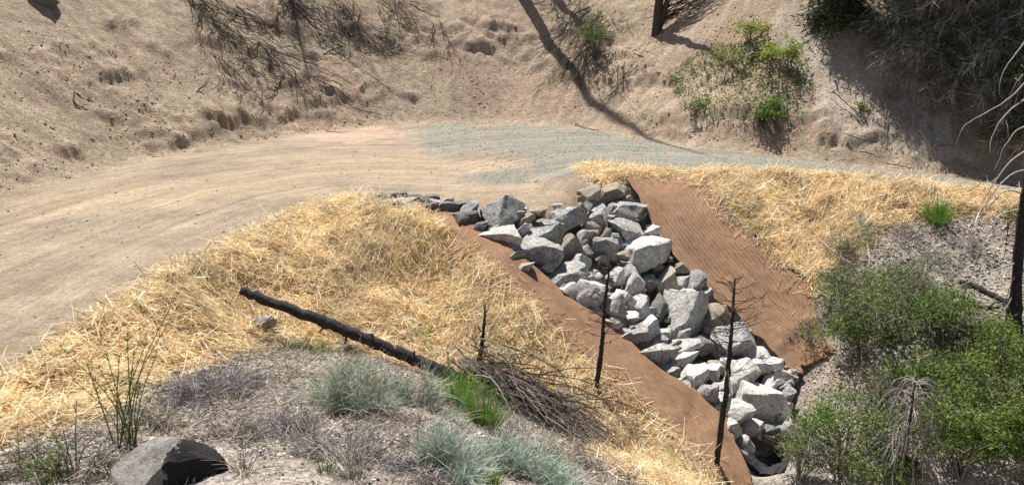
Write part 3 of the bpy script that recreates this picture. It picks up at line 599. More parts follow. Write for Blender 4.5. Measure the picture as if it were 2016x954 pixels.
SW_L = [(-90, 850), (0, 772), (90, 715), (170, 655), (250, 600), (340, 546), (450, 489), (560, 434), (640, 402), (705, 390), (760, 400), (800, 412), (850, 428), (866, 452), (925, 520), (1035, 605), (1124, 682), (1212, 765), (1284, 835), (1396, 925), (1420, 990), (1340, 1000), (1250, 950), (1160, 885), (1090, 840), (1000, 795), (900, 745), (830, 728), (700, 700), (600, 665), (520, 655), (470, 680), (400, 712), (330, 738), (200, 800), (90, 845), (0, 880), (-90, 930)]
SW_R = [(1150, 328), (1240, 333), (1330, 342), (1400, 338), (1560, 341), (1700, 353), (1830, 368), (1900, 375), (2050, 391), (2080, 425), (1960, 425), (1880, 420), (1800, 432), (1745, 452), (1690, 490), (1650, 525), (1610, 575), (1565, 540), (1500, 478), (1440, 418), (1392, 366), (1330, 352), (1240, 349), (1212, 366), (1150, 352)]
def straw(poly, dens_, seed, label):
    W = np.array(HP(poly))[:, :2]; x0, y0 = W.min(0) - .3; x1, y1 = W.max(0) + .3
    r = np.random.default_rng(seed); g = Geo()
    gxs = np.arange(x0, x1, .07); gys = np.arange(y0, y1, .07); X, Y = np.meshgrid(gxs, gys)
    msk = inpoly(X + .22 * fb2(X, Y, 2.2, 3, seed), Y + .22 * fb2(X, Y, 2.2, 3, seed + 9), W).astype(float)
    soft = np.zeros_like(msk); soft = blur(msk, 3.0)
    lay = lambda x, y: .13 * fb2(x, y, 1.5, 3, seed + 1.5) + .20 * np.abs(fb2(x, y, 3.0, 3, seed + 3)) - .03
    Zs = samp(ZG, X, Y) + (lay(X, Y) + .05) * np.clip(soft * 2 - .6, -.3, 1) + .055 * fb2(X, Y, 7, 2, 3)
    idx = np.arange(X.size).reshape(X.shape); q = np.stack([idx[:-1, :-1], idx[:-1, 1:], idx[1:, 1:], idx[1:, :-1]], -1).reshape(-1, 4)
    q = q[(soft.ravel()[q] > .42).all(1)]; us, inv = np.unique(q, return_inverse=True)
    base = (np.stack([X.ravel(), Y.ravel(), Zs.ravel()], 1)[us], inv.reshape(-1, 4))
    area = (x1 - x0) * (y1 - y0); n = int(area * dens_)
    x = r.uniform(x0, x1, n); y = r.uniform(y0, y1, n); dist = np.hypot(x, y)
    fi = np.clip(((x - x0) / .07).astype(int), 0, X.shape[1] - 1); fj = np.clip(((y - y0) / .07).astype(int), 0, X.shape[0] - 1); s = soft[fj, fi]
    thin = fb2(x, y, 1.4, 3, seed + 21)
    keep = (r.random(n) < np.clip(s * 1.5, 0, 1) * np.clip(1.2 + thin * .8, .35, 1)); x, y, s = x[keep], y[keep], s[keep]
    n = len(x); z = samp(ZG, x, y) + (lay(x, y) + .05) * np.clip(s * 2 - .6, 0, 1) + r.uniform(-.03, .07, n)
    th = math.pi * (fb2(x, y, .9, 2, seed + 30) * 1.6) + r.normal(0, 1.3, n)
    e = .05; sx = (samp(Z1s, x + .3, y) - samp(Z1s, x - .3, y)) / .6; sy = (samp(Z1s, x, y + .3) - samp(Z1s, x, y - .3)) / .6
    D = np.stack([np.cos(th), np.sin(th), np.cos(th) * sx + np.sin(th) * sy + r.normal(.03, .22, n)], 1)
    L = r.uniform(.14, .60, n); P = np.stack([x, y, z], 1) - D * (L * .5)[:, None] * np.array([1, 1, .6])
    g.ribbons(P, D, L, np.where(r.random(n) < .15, r.uniform(.014, .023, n), r.uniform(.008, .0145, n)), bend=.3, seg=2, taper=.7)
    # strays blown off the edge
    m = int(n * .035); k = r.integers(0, n, m); kk = s[k] < .85; k = k[kk]; a = r.uniform(0, 6.3, len(k)); dd = r.exponential(.45, len(k))
    xs, ys = x[k] + np.cos(a) * dd, y[k] + np.sin(a) * dd; th = r.uniform(0, 6.3, len(k))
    D = np.stack([np.cos(th), np.sin(th), r.normal(0, .05, len(k))], 1)
    g.ribbons(np.stack([xs, ys, samp(ZG, xs, ys) + .03], 1), D, r.uniform(.12, .4, len(k)), .009, .2, 2, .7)
    V = np.concatenate(g.V); F = np.concatenate(g.F[4]); nb = len(base[0])
    o = mesh_np('straw_mulch', np.concatenate([base[0], V]), [base[1], F + nb], [MSB, MST])
    mi = np.ones(len(o.data.polygons), np.int32); mi[:len(base[1])] = 0; o.data.polygons.foreach_set('material_index', mi)
    tag(o, label, 'straw', kind='stuff'); return n
n1 = straw(SW_L, 1300, 5, 'golden straw mulch spread over the near fill slope')
n2 = straw(SW_R, 1150, 8, 'golden straw mulch along the far road shoulder')
print('straw', n1, n2)

# black filter cloth showing under the lowest boulders
def cloth():
    t = NT('filter_cloth', .85, .2); t.color((.03, .03, .033)); t.bump(t.noise(9, 4), .6, .05)
    A = HP([(1430, 838), (1470, 862), (1515, 868), (1560, 838)]); B = HP([(1484, 888), (1502, 912), (1532, 914), (1562, 868)]); a, b = resample(A, 40), resample(B, 40); s = np.linspace(0, 1, 26)
    P = a[:, None] * (1 - s[None, :, None]) + b[:, None] * s[None, :, None]; P[..., 2] = samp(ZG, P[..., 0], P[..., 1]) + .05 + .16 * 2.2 * np.abs(fb2(P[..., 0], P[..., 1], 3.4, 3, 4.0)) * (1 - .5 * s[None]); n = 40 * 26
    V = np.concatenate([P.reshape(-1, 3), P.reshape(-1, 3) - [0, 0, .012]]); i = np.arange(n).reshape(40, 26); q = np.stack([i[:-1, :-1], i[:-1, 1:], i[1:, 1:], i[1:, :-1]], -1).reshape(-1, 4)
    rim = np.concatenate([i[0], i[1:, -1], i[-1, -2::-1], i[-2:0:-1, 0]]); r2 = np.roll(rim, -1)
    tag(mesh_np('filter_cloth', V, np.concatenate([q, q[:, ::-1] + n, np.stack([rim, rim + n, r2 + n, r2], 1)]), t.m, True), 'crumpled black filter cloth hanging out under the lowest boulders', 'cloth')
cloth()
# ------------------------------------------------------------------ plants: materials
def mat_leaf(name, stops, trans=.35, rough=.6, mot=.0):
    t = NT(name, rough, .25); c = t.ramp(t.island(), stops); c = t.mix(1, c, t.ramp(t.noise(2.5, 3), [(.3, .75), (.7, 1.15)]), 'MULTIPLY'); t.color(c)
    tr = t.n('ShaderNodeBsdfTranslucent'); t.link(c, tr.inputs[0]); mx_ = t.n('ShaderNodeMixShader'); mx_.inputs[0].default_value = trans
    t.link(t.b.outputs[0], mx_.inputs[1]); t.link(tr.outputs[0], mx_.inputs[2]); t.link(mx_.outputs[0], t.t.nodes['Material Output'].inputs[0]); return t.m
def mat_bark(name, a, b, sc=30):
    t = NT(name, .9, .15); t.color(t.mix(t.ramp(t.noise(sc, 4, .7), [(.35, 0), (.65, 1)]), a, b)); t.bump(t.noise(sc * 1.4, 4, .75), .7, .02); return t.m
LEAF_MID = mat_leaf('leaf_green', [(0, (.05, .10, .02)), (.5, (.12, .21, .035)), (1, (.26, .34, .07))])
LEAF_DARK = mat_leaf('leaf_dark', [(0, (.055, .10, .02)), (.5, (.14, .22, .045)), (1, (.29, .35, .10))])
LEAF_BRIGHT = mat_leaf('leaf_bright', [(0, (.05, .10, .02)), (.45, (.12, .20, .03)), (1, (.28, .34, .07))], .4)
LEAF_YEL = mat_leaf('leaf_yellow_green', [(0, (.14, .22, .03)), (.5, (.27, .36, .05)), (1, (.42, .46, .10))], .4)
GRASS = mat_leaf('grass_blade', [(0, (.06, .14, .02)), (.5, (.14, .28, .04)), (1, (.27, .38, .08))], .45)
SAGE = mat_leaf('sage_leaf', [(0, (.20, .23, .17)), (.5, (.37, .42, .33)), (1, (.58, .60, .49))], .2, .8)
SAGEB = mat_leaf('blue_sage_leaf', [(0, (.19, .26, .20)), (.5, (.37, .46, .38)), (1, (.60, .64, .55))], .2, .8)
DRYP = mat_leaf('dry_purple_twig', [(0, (.12, .105, .10)), (.5, (.29, .26, .255)), (1, (.50, .46, .44))], .05, .9)
LITTER = mat_leaf('dry_litter', [(0, (.06, .05, .04)), (.4, (.20, .165, .13)), (.7, (.42, .36, .29)), (1, (.68, .62, .53))], .05, .9)
TWIG = mat_leaf('grey_twig', [(0, (.10, .085, .07)), (.5, (.21, .185, .16)), (1, (.36, .33, .30))], 0, .9)
TWIGD = mat_leaf('dark_root', [(0, (.03, .024, .018)), (.6, (.075, .058, .045)), (1, (.19, .155, .125))], 0, .9)
PALEW = mat_bark('weathered_wood', (.24, .22, .20), (.46, .435, .40))
TWIGL = mat_leaf('pale_grey_twig', [(0, (.14, .125, .11)), (.5, (.30, .28, .25)), (1, (.55, .52, .47))], 0, .9)
CHAR = mat_bark('charred_bark', (.012, .011, .011), (.075, .068, .064), 26)
CHARB = mat_bark('scorched_bark', (.03, .024, .02), (.13, .10, .08), 25)
BARK = mat_bark('conifer_bark', (.09, .07, .055), (.20, .165, .135), 18)
GSTEM = mat_bark('green_stem', (.09, .11, .05), (.20, .20, .10), 20)
NEEDLE = mat_leaf('conifer_needle', [(0, (.02, .035, .015)), (.5, (.045, .07, .03)), (1, (.10, .125, .05))], .15)
def aty(u, v, y): d = ray(u, v); return CP + d * (y / d[1])
def curve(pts, n=14):
    P = np.array(pts, float); t = np.linspace(0, len(P) - 1, n); out = []
    for q in t:
        i = min(int(q), len(P) - 2); f = q - i; p0, p1, p2, p3 = P[max(i - 1, 0)], P[i], P[i + 1], P[min(i + 2, len(P) - 1)]
        out.append(.5 * (2 * p1 + (p2 - p0) * f + (2 * p0 - 5 * p1 + 4 * p2 - p3) * f * f + (3 * p1 - p0 - 3 * p2 + p3) * f ** 3))
    return np.array(out)
# ------------------------------------------------------------------ leafy bushes
def bush(u, v, w, h, label, mat, n, leaf=.028, group=None, twigs=0.0, name='bush', cat='bush', stem=None, seed=0, dens_=1.0):
    global RNG
    RNG = np.random.default_rng(1000 + seed + int(u)); r = RNG
    p = hit(u, v); s = depth(p) / FPX; R = w * s / 2; H = h * s
    root = empty(name, p); g = Geo(); st = Geo(); tips = []
    nst = max(7, int(26 * min(1, R)))
    for k in range(nst):
        a = r.uniform(0, 6.283); q = math.sqrt(r.uniform(.02, 1)); top = p + np.array([math.cos(a) * R * q, math.sin(a) * R * q, H * (1 - .55 * q * q) * r.uniform(.65, 1.08)])
        mid = p + (top - p) * .5 + np.array([r.normal(0, .1 * R), r.normal(0, .1 * R), .12 * H])
        c = curve([p + np.array([r.normal(0, .08 * R), r.normal(0, .08 * R), -.05]), mid, top], 8); st.tube(c, np.linspace(.014, .003, 8) * (.6 + R * .5), 4, cap=False); tips.append(top)
        for j in range(3):
            b = c[r.integers(3, 8)]; d = r.normal(0, .28 * R, 3); d[2] = abs(d[2]) * .8; st.tube(curve([b, b + d * .6, b + d], 4), [.006, .004, .002], 3, cap=False) if False else st.tube(np.array([b, b + d * .55, b + d]), [.006, .0045, .002], 3, cap=False); tips.append(b + d)
    tips = np.array(tips); wts = r.random(len(tips)) ** 2.6 + .03; wts /= wts.sum()
    n = int(n * .72); k = r.choice(len(tips), n, p=wts); cl = .07 + .075 * R
    P = tips[k] + r.standard_normal((n, 3)) * cl * np.array([1, 1, .75]); gz = samp(ZG, P[:, 0], P[:, 1]); P[:, 2] = np.maximum(P[:, 2], gz + .01)
    g.leaves(P, leaf * 1.35, .35, .62); g.build('foliage', mat, root)
    if twigs:
        m = int(420 * twigs); kk = r.integers(0, len(tips), m); D = r.standard_normal((m, 3)); D[:, 2] = np.abs(D[:, 2]); st.ribbons(tips[kk] - D * .06 + r.normal(0, .08, (m, 3)), D, r.uniform(.15, .5, m), .008, .35, 3, .3)
    st.build('stem', stem or TWIG, root)
    return tag(root, label, cat, group)
BG = 'green bushes in the gully at the lower right'
BUSHES = [
 (1755, 672, 250, 130, 'broad dark green bush with grey twigs right of the wide blanket', LEAF_DARK, 8000, .026, 1.3), (1665, 600, 100, 80, 'thin dark green bush against the upper right side of the wide blanket', LEAF_DARK, 2600, .024, 1.4),
 (1690, 700, 130, 95, 'green bush just right of the lower corner of the wide blanket', LEAF_MID, 3800, .026, .5), (1655, 935, 200, 165, 'mid green bush at the bottom edge below the rock channel', LEAF_MID, 7500, .026, .6),
 (1572, 945, 95, 120, 'small dark bush with tangled twigs right at the foot of the rocks', LEAF_DARK, 2200, .024, 1.2), (1850, 690, 130, 110, 'green bush between the broad dark bush and the burnt trunk', LEAF_MID, 4500, .027, .4),
 (1965, 815, 190, 190, 'bright green bush at the right picture edge under the burnt trunk', LEAF_BRIGHT, 8500, .028, .2), (1890, 935, 210, 190, 'large bright green bush at the bottom right beside the grey dead sapling', LEAF_BRIGHT, 9500, .028, .3),
 (2010, 945, 130, 150, 'bright green bush in the lower right corner', LEAF_BRIGHT, 5000, .028, .1), (1835, 790, 140, 110, 'mid green bush behind the grey dead sapling', LEAF_MID, 4800, .027, .4),
 (1745, 960, 110, 90, 'low green bush at the bottom edge left of the grey dead sapling', LEAF_MID, 3200, .026, .3), (1590, 672, 60, 50, 'sparse green sprig growing over the edge of the wide blanket', LEAF_MID, 420, .024, .3),
 (1935, 712, 110, 90, 'yellowish green bush left of the foot of the burnt trunk', LEAF_BRIGHT, 3600, .027, .3), (1668, 510, 50, 40, 'small green sprig above the thin dark bush', LEAF_MID, 420, .022, .6), (1790, 592, 120, 66, 'upper dark green bush under the grass tuft slope', LEAF_DARK, 1500, .024, 1.3), (1720, 800, 90, 70, 'sparse light green shrub on the bare tan patch', LEAF_BRIGHT, 500, .022, .6)]
for k, (u, v, w, h, lab, m, n, lf, tw) in enumerate(BUSHES): bush(u, v, w, h, lab, m, n, lf, BG, tw, seed=k)
HG = 'leafy shrubs on the cut slope'
for k, a in enumerate([(1472, 82, 70, 42, 'yellow-green low shrub high on the cut slope, nearest the top edge', LEAF_YEL, 700, .05), (1535, 140, 80, 62, 'bright yellow-green leafy shrub on the pale strip of the cut slope', LEAF_YEL, 1300, .05), (1508, 250, 66, 52, 'dense dark green shrub low on the cut slope above the road', LEAF_MID, 1600, .045),
    (1698, 234, 26, 30, 'single small bright green plant on bare slope beside the shade', LEAF_BRIGHT, 260, .045), (1172, 112, 80, 75, 'olive green shrub among dark roots beside the long trunk shadow', LEAF_DARK, 900, .05), (1440, 130, 70, 34, 'low green shrub below the two yellow-green ones', LEAF_YEL, 350, .045), (1372, 232, 60, 40, 'green leafy plant at the lower left of the plant patch on the slope', LEAF_BRIGHT, 380, .045), (1960, 290, 60, 60, 'dark green plant in the shade behind the pale dead branches', LEAF_MID, 500, .05)]):
    bush(*a, group=HG, twigs=.15, name='shrub', cat='shrub', seed=60 + k)
def scatter_poly(poly, n, seed, G=None):
    W = np.array(HP(poly))[:, :2]; x0, y0 = W.min(0); x1, y1 = W.max(0); r = np.random.default_rng(seed)
    x = r.uniform(x0, x1, n); y = r.uniform(y0, y1, n); m = inpoly(x, y, W); return x[m], y[m], r
# seedlings on the slope
x, y, r = scatter_poly([(1310, 150), (1400, 90), (1500, 80), (1590, 120), (1600, 200), (1560, 265), (1480, 262), (1400, 245), (1340, 235)], 2600, 3)
m = fb2(x, y, .9, 3, 2.0) + r.uniform(-.8, .8, len(x)) > .05; x, y = x[m], y[m]
RNG = np.random.default_rng(9); g = Geo(); n = len(x); k = np.repeat(np.arange(n), 9)
P = np.stack([x[k] + r.normal(0, .05, len(k)), y[k] + r.normal(0, .05, len(k)), samp(ZG, x[k], y[k]) + r.uniform(.01, .13, len(k))], 1); g.leaves(P, .040, .6, .6)
tag(g.build('ground_cover', LEAF_BRIGHT), 'scattered green seedlings covering part of the cut slope', 'plants', kind='stuff')
# ------------------------------------------------------------------ grass tufts, sagebrush, weeds
def tuft(u, v, w, h, n, label, mat, name='grass_tuft', cat='grass', group=None, spread=.55, wd=.012, bend=.35, droop=.25, lean=(0, 0), flower=0, seed=0, pw=1.0):
    global RNG
    RNG = np.random.default_rng(int(u * 7 + v)); r = RNG; p = hit(u, v); s = depth(p) / FPX; R = w * s / 2; H = h * s
    root = empty(name, p); g = Geo(); a = r.uniform(0, 6.283, n); q = np.sqrt(r.random(n)) ** pw
    B = np.stack([np.cos(a) * R * q * (1 - spread), np.sin(a) * R * q * (1 - spread), np.zeros(n)], 1) + p; B[:, 2] = samp(ZG, B[:, 0], B[:, 1]) - .01
    D = np.stack([np.cos(a) * R * q * spread * 1.3 + lean[0] * H, np.sin(a) * R * q * spread * 1.3 + lean[1] * H, H * (1.1 - .35 * q) * r.uniform(.5, 1.1, n)], 1); L = np.linalg.norm(D, axis=1)
    g.ribbons(B, D, L, wd, bend, 4, .25, droop); g.build('blade' if name == 'grass_tuft' else 'foliage', mat, root)
    if flower:
        f = Geo(); k = r.integers(0, n, flower); P = B[k] + D[k] * r.uniform(.85, 1.1, (flower, 1)); f.leaves(np.repeat(P, 6, 0) + r.normal(0, .012, (flower * 6, 3)), .011, .5, .9); f.build('flower_head', FLOW, root)
    return tag(root, label, cat, group)
FLOW = mat_leaf('seed_head', [(0, (.35, .34, .24)), (1, (.62, .58, .44))], .1)
GGR = 'green grass tufts'
for a in [(1845, 438, 66, 62, 420, 'bushy green grass tuft in the straw under the far road', GRASS), (838, 668, 56, 44, 90, 'green grass sprout on the straw above the charred log end', GRASS), (905, 606, 60, 40, 80, 'uppermost green grass sprout on the straw slope', GRASS), (905, 800, 90, 115, 380, 'tall green grass clump beside the brush pile, left half', GRASS), (955, 838, 100, 110, 340, 'tall green grass clump beside the brush pile, right half', GRASS),
          (1095, 925, 50, 50, 90, 'thin green grass clump below the brush pile', GRASS), (968, 960, 40, 60, 90, 'green grass clump at the bottom edge below the blue-grey sage', GRASS), (1988, 430, 50, 44, 120, 'olive grass tuft right of the bushy green tuft near the burnt trunk', LEAF_DARK), (1020, 905, 34, 60, 60, 'narrow green grass sprout in the middle of the blue-grey sage', GRASS), (590, 690, 150, 40, 150, 'dark grass in the shade under the charred log', LEAF_DARK), (560, 680, 60, 46, 70, 'dry yellow grass under the pointed stone', MST), (640, 935, 60, 60, 40, 'wispy green grass blades on the grit in the bottom foreground', LEAF_MID)]:
    tuft(*a, group=GGR, wd=.011 if a[1] < 500 else .009)
SAGES = []
SG = 'grey sagebrush in the foreground'
for a, kw in [((705, 805, 170, 125, 950, 'large grey-green sage clump with pale flower heads below the charred log', SAGE), dict(flower=30)), ((820, 800, 120, 110, 420, 'grey-green sage right of the large clump under the log', SAGE), dict(flower=12)), ((910, 930, 190, 120, 900, 'blue-grey sage mat at the bottom centre', SAGEB), {}), ((1035, 945, 190, 110, 800, 'blue-grey sage at the bottom below the brush pile', SAGEB), {}),
              ((450, 775, 170, 70, 900, 'purple-grey dry low shrub behind the boulder, by the straw edge', DRYP), {}), ((385, 790, 110, 52, 420, 'purple-grey dry shrub left of the larger purple one', DRYP), {}), ((560, 850, 160, 60, 500, 'matted dry grey twigs in the middle of the foreground grit', DRYP), {}), ((690, 900, 180, 60, 520, 'low dry grey twig mat below the large sage clump', DRYP), {}), ((770, 790, 90, 60, 320, 'purple-grey dead shrub between the two sage clumps', DRYP), {}),
              ((850, 935, 130, 60, 350, 'dry grey tangle left of the blue-grey sage', DRYP), {}), ((1690, 470, 70, 42, 260, 'grey sage under the straw on the far slope', SAGE), {}), ((1780, 470, 80, 40, 260, 'dark dry shrub below the bushy grass tuft', DRYP), {}), ((1840, 520, 60, 36, 120, 'grey sage on the pale bare far slope', SAGE), {}), ((1930, 500, 70, 44, 160, 'dry grey shrub on the pale slope near the burnt trunk', DRYP), {}),
              ((460, 860, 130, 44, 300, 'dry brown twig mat behind the boulder at its right', LITTER), {}), ((300, 845, 120, 60, 260, 'dry brown grass around the foot of the tall weed', LITTER), {}), ((60, 925, 130, 80, 220, 'dry brown grass in the lower left corner', LITTER), {}), ((190, 935, 110, 60, 220, 'dry grass left of the boulder', LITTER), {}), ((1240, 945, 170, 50, 300, 'dry brown twigs below the straw at the bottom', LITTER), {}), ((1120, 905, 120, 50, 240, 'dry brown twigs below the brush pile', LITTER), {})]:
    SAGES.append((a, kw))
def mound(u, v, w, h, n, label, mat, seed=0, flower=0):
    upb = 1.0 if mat in (SAGE, SAGEB) else .0
    global RNG
    RNG = np.random.default_rng(int(u * 3 + v)); r = RNG; p = hit(u, v); s = depth(p) / FPX; R = w * s / 2; H = h * s; root = empty('sagebrush', p); g = Geo(); n = int(n * 2.2)
    ncl = 11; cx = r.normal(0, .5 * R, ncl); cy = r.normal(0, .4 * R, ncl); ch = r.uniform(.35, 1.25, ncl); k = r.integers(0, ncl, n); x = p[0] + cx[k] + r.normal(0, .13 * R, n); y = p[1] + cy[k] + r.normal(0, .13 * R, n); q = np.hypot(x - p[0], y - p[1]) / R
    z = samp(ZG, x, y) + ch[k] * H * np.clip(1 - q * q, .05, 1) * r.random(n) ** 1.3 * .75; D = np.stack([cx[k] / R * .9 + .35 * upb + r.normal(0, .65, n), cy[k] / R * .9 + r.normal(0, .65, n), r.uniform(-.1, 1.1, n) + upb], 1)
    g.ribbons(np.stack([x, y, z], 1), D, r.uniform(.25, .8, n) * H * (.7 - .12 * upb) + .03, .0065, .55, 3, .4, .1); m = n // 5; g.leaves(np.stack([x, y, z], 1)[:m] + r.normal(0, .02, (m, 3)), .009, .3, .7); w_ = Geo()
    for j in range(9):
        e = np.array([x[j], y[j], z[j] + H * .3 * upb + .02]); w_.tube(curve([p - [0, 0, .02], (p + e) / 2 + r.normal(0, .04, 3), e], 6), np.linspace(.009, .003, 6), 4, cap=False)
    w_.build('stem', TWIG, root); g.build('foliage', mat, root)
    if flower:
        f = Geo(); P = np.stack([x, y, z], 1)[:flower] + [0, 0, H * .55]; f.leaves(np.repeat(P, 6, 0) + r.normal(0, .012, (flower * 6, 3)), .011, .5, .9); f.build('flower_head', FLOW, root)
    return tag(root, label, 'sagebrush', SG)
def weed(u, v, stems, label, mat, leafm, seed, nl):
    global RNG
    RNG = np.random.default_rng(seed); r = RNG; p = hit(u, v); root = empty('tall_weed', p); lg = Geo(); y0 = p[1]
    for i, (du, dv) in enumerate(stems):
        tip = aty(u + du, v + dv, y0 + r.uniform(-.35, .35)); b = p + np.array([r.normal(0, .05), r.normal(0, .05), -.03]); mid = (b + tip) / 2 + np.array([-(tip[0] - b[0]) * .12, 0, .06])
        c = curve([b, mid, tip], 12); g = Geo(); g.tube(c, np.linspace(.007, .0022, 12), 5)
        g.build('stalk', mat, root)
        for j in range(nl):
            q = c[r.integers(2, 12)]; m = 3; D = r.standard_normal((m, 3)); D[:, 2] = np.abs(D[:, 2]) + .4; lg.ribbons(np.repeat(q[None], m, 0), D, r.uniform(.02, .07, m), .006, .3, 2, .2)
    lg.build('foliage', leafm, root); return tag(root, label, 'weed')
for a in [(620, 880, 110, 120, 60, 'wispy pale dry stems in the middle of the foreground grit'), (700, 945, 150, 110, 90, 'wispy dry stems at the bottom edge left of the blue-grey sage'), (820, 880, 130, 90, 80, 'pale dry stems between the large sage clump and the blue-grey sage'), (1010, 880, 120, 90, 90, 'pale dry stems in front of the brush pile'), (480, 930, 120, 80, 70, 'dry stems to the right of the boulder'), (400, 770, 90, 60, 50, 'dry stems among the purple-grey shrubs'), (1180, 930, 130, 70, 80, 'dry stems at the lower end of the brush pile'), (80, 870, 130, 70, 70, 'dry stems at the straw edge in the lower left'), (570, 730, 100, 60, 60, 'dry stems in front of the upper end of the charred log')]:
    tuft(*a, LITTER, name='dry_grass', cat='dry grass', group='dry grass in the foreground', wd=.006, bend=.6, droop=.2, spread=.7)
for a, kw in SAGES:
    mound(*a, **kw)
weed(255, 888, [(-85, -175), (-60, -165), (-45, -190), (-20, -185), (-5, -230), (10, -200), (35, -220), (55, -195), (80, -260), (95, -310), (-30, -120), (20, -130), (-110, -140), (60, -130), (-135, -205)], 'tall green many-stemmed weed standing behind the boulder', GSTEM, LEAF_MID, 3, 26)
weed(130, 945, [(-70, -140), (-90, -100), (20, -150), (40, -110), (-30, -120), (60, -90)], 'thin brown weed stems at the lower left corner', TWIG, LITTER, 4, 4)
bush(118, 942, 56, 56, 'small dense green leafy plant in the lower left corner', LEAF_MID, 900, .012, None, .1, name='leafy_plant', cat='plant', seed=91)
# ------------------------------------------------------------------ burnt wood
def lift(u, v, dz, d=None):
    p = hit(u, v); k = depth(p); q = CP + ray(u, v) * (k - dz * 1.6); return q
RNG = np.random.default_rng(21)
a, b = lift(474, 572, .45), lift(1005, 782, .08); root = empty('charred_log', (a + b) / 2); g = Geo()
c = np.linspace(a, b, 60); c += np.stack([np.zeros(60), np.zeros(60), .03 * np.sin(np.linspace(0, 5, 60)) + .012 * RNG.standard_normal(60)], 1); s0 = depth(a) / FPX
g.tube(c, np.linspace(9.5, 14, 60) * s0 * (1 + .05 * RNG.standard_normal(60)), 12, .10); g.build('trunk', CHAR, root, True)
g = Geo(); g.tube(np.array([a + (a - b) * .0006 , a + (a - b) * .0012]), [8.6 * s0, 8 * s0], 10); g.build('burnt_end', mat_bark('burnt_wood_end', (.10, .07, .05), (.26, .19, .14)), root)
for t, dx, dz in ((.30, -.10, -.12), (.45, .12, .14), (.62, .05, .16), (.38, -.06, -.2), (.75, .1, .12)):
    q = a + (b - a) * t; g = Geo(); g.tube(np.array([q, q + [dx * .5, 0, dz * .5], q + [dx, -.03, dz]]), [.03, .02, .01], 6, .1); g.build('branch_stub', CHAR, root)
tag(root, 'long charred black log lying across the lower edge of the straw', 'log')
def stick(pts_, r0, r1, mat, label, name='dead_branch', cat='branch', side=0, group=None, up=.03, vert=False, sl=.3, jit=.08):
    """a limb following pixels on the ground (or upright in the plane of its foot)"""
    if vert:
        f = hit(*pts_[0]); P = [f - [0, 0, .08]] + [aty(u, v, f[1]) for u, v in pts_[1:]]
    else: P = [lift(u, v, up) for u, v in pts_]
    c = curve(P, 18); n = len(c); root = empty(name, c[0]); g = Geo(); c[1:-1] += RNG.normal(0, .006, (n - 2, 3)); g.tube(c, np.linspace(r0, r1, n), 7, jit); g.build('limb', mat, root, True)
    if side:
        for k in range(side):
            i = RNG.integers(3, n - 1); d = (c[min(i + 1, n - 1)] - c[i - 1]); d /= np.linalg.norm(d); e = RNG.standard_normal(3); e -= d * (e @ d); e /= np.linalg.norm(e); L = sl * RNG.uniform(.3, 1)
            g = Geo(); g.tube(np.array([c[i], c[i] + (e + d * .5) * L * .5, c[i] + (e * .9 + d) * L + [0, 0, .1 * L]]), [max(r1, .45 * (r0 + (r1 - r0) * i / n)), max(r1 * .7, .004), .002], 5, cap=False); g.build('twig', mat, root)
    return tag(root, label, cat, group)
stick([(932, 738), (946, 695), (952, 650), (955, 600)], .05, .014, CHAR, 'short burnt black snag with a crooked tip standing behind the green grass', 'burnt_snag', 'snag', 4, vert=True)
stick([(1000, 775), (975, 730), (945, 690), (935, 672)], .035, .012, TWIG, 'pale grey branch leaning on the brush pile by the burnt snag', side=3)
stick([(880, 725), (835, 695), (800, 668)], .045, .03, CHARB, 'short charred log piece lying above the long charred log', 'charred_log', 'log', 2)
stick([(945, 720), (905, 655), (885, 640), (862, 638)], .012, .006, CHARB, 'thin dark curved branch on the straw left of the burnt snag', side=3)
stick([(1045, 790), (1075, 760), (1110, 735)], .014, .006, TWIGD, 'thin dark forked branch on the straw above the brush pile', side=4)
stick([(1085, 770), (1110, 780), (1130, 800)], .016, .006, TWIGD, 'small dark branch on the straw right of the brush pile', side=3)
def sapling(pts_, r0, label, seed, nb, lo):
    global RNG
    RNG = np.random.default_rng(seed); r = RNG; f = hit(*pts_[0]); P = [f - [0, 0, .15]] + [aty(u, v, f[1]) for u, v in pts_[1:]]; c = curve(P, 40); root = empty('burnt_sapling', f)
    c[1:] += r.normal(0, .006, (39, 3)); R = np.linspace(r0, .012, 40) * (1 + .06 * r.standard_normal(40)); g = Geo(); g.tube(c, R, 9, .05); g.build('trunk', CHAR, root, True); H = c[-1][2] - c[0][2]
    for k in range(nb):
        i = int(40 * (lo + (1 - lo) * r.random() ** .8)) - 1; i = min(i, 38); a = r.uniform(0, 6.28); L = H * .22 * (1.15 - .7 * i / 40) * r.uniform(.35, 1.1); d = np.array([math.cos(a), math.sin(a), r.uniform(-.1, .55)])
        q = np.array([c[i], c[i] + d * L * .5 + [0, 0, -.02], c[i] + d * L + [0, 0, .06 * L]]); g = Geo(); g.tube(q, [.009, .006, .0025], 4, cap=False)
        m = r.integers(2, 6)
        for j in range(m):
            e = r.standard_normal(3) * .5 + d; e /= np.linalg.norm(e); t = r.uniform(.3, 1); b_ = c[i] + d * L * t; g.tube(np.array([b_, b_ + e * .6 * L * .4, b_ + e * L * .45 * r.uniform(.5, 1)]), [.0045, .0035, .0015], 3, cap=False)
        g.build('branch', CHARB, root)
    return tag(root, label, 'burnt tree', 'burnt saplings')
sapling([(1171, 770), (1184, 690), (1191, 600), (1203, 505)], .055, 'left burnt black sapling with a bushy tip standing in the straw', 31, 52, .38)
sapling([(1409, 917), (1432, 745), (1441, 640), (1447, 548)], .058, 'right taller burnt black sapling standing on the narrow blanket', 32, 58, .36)
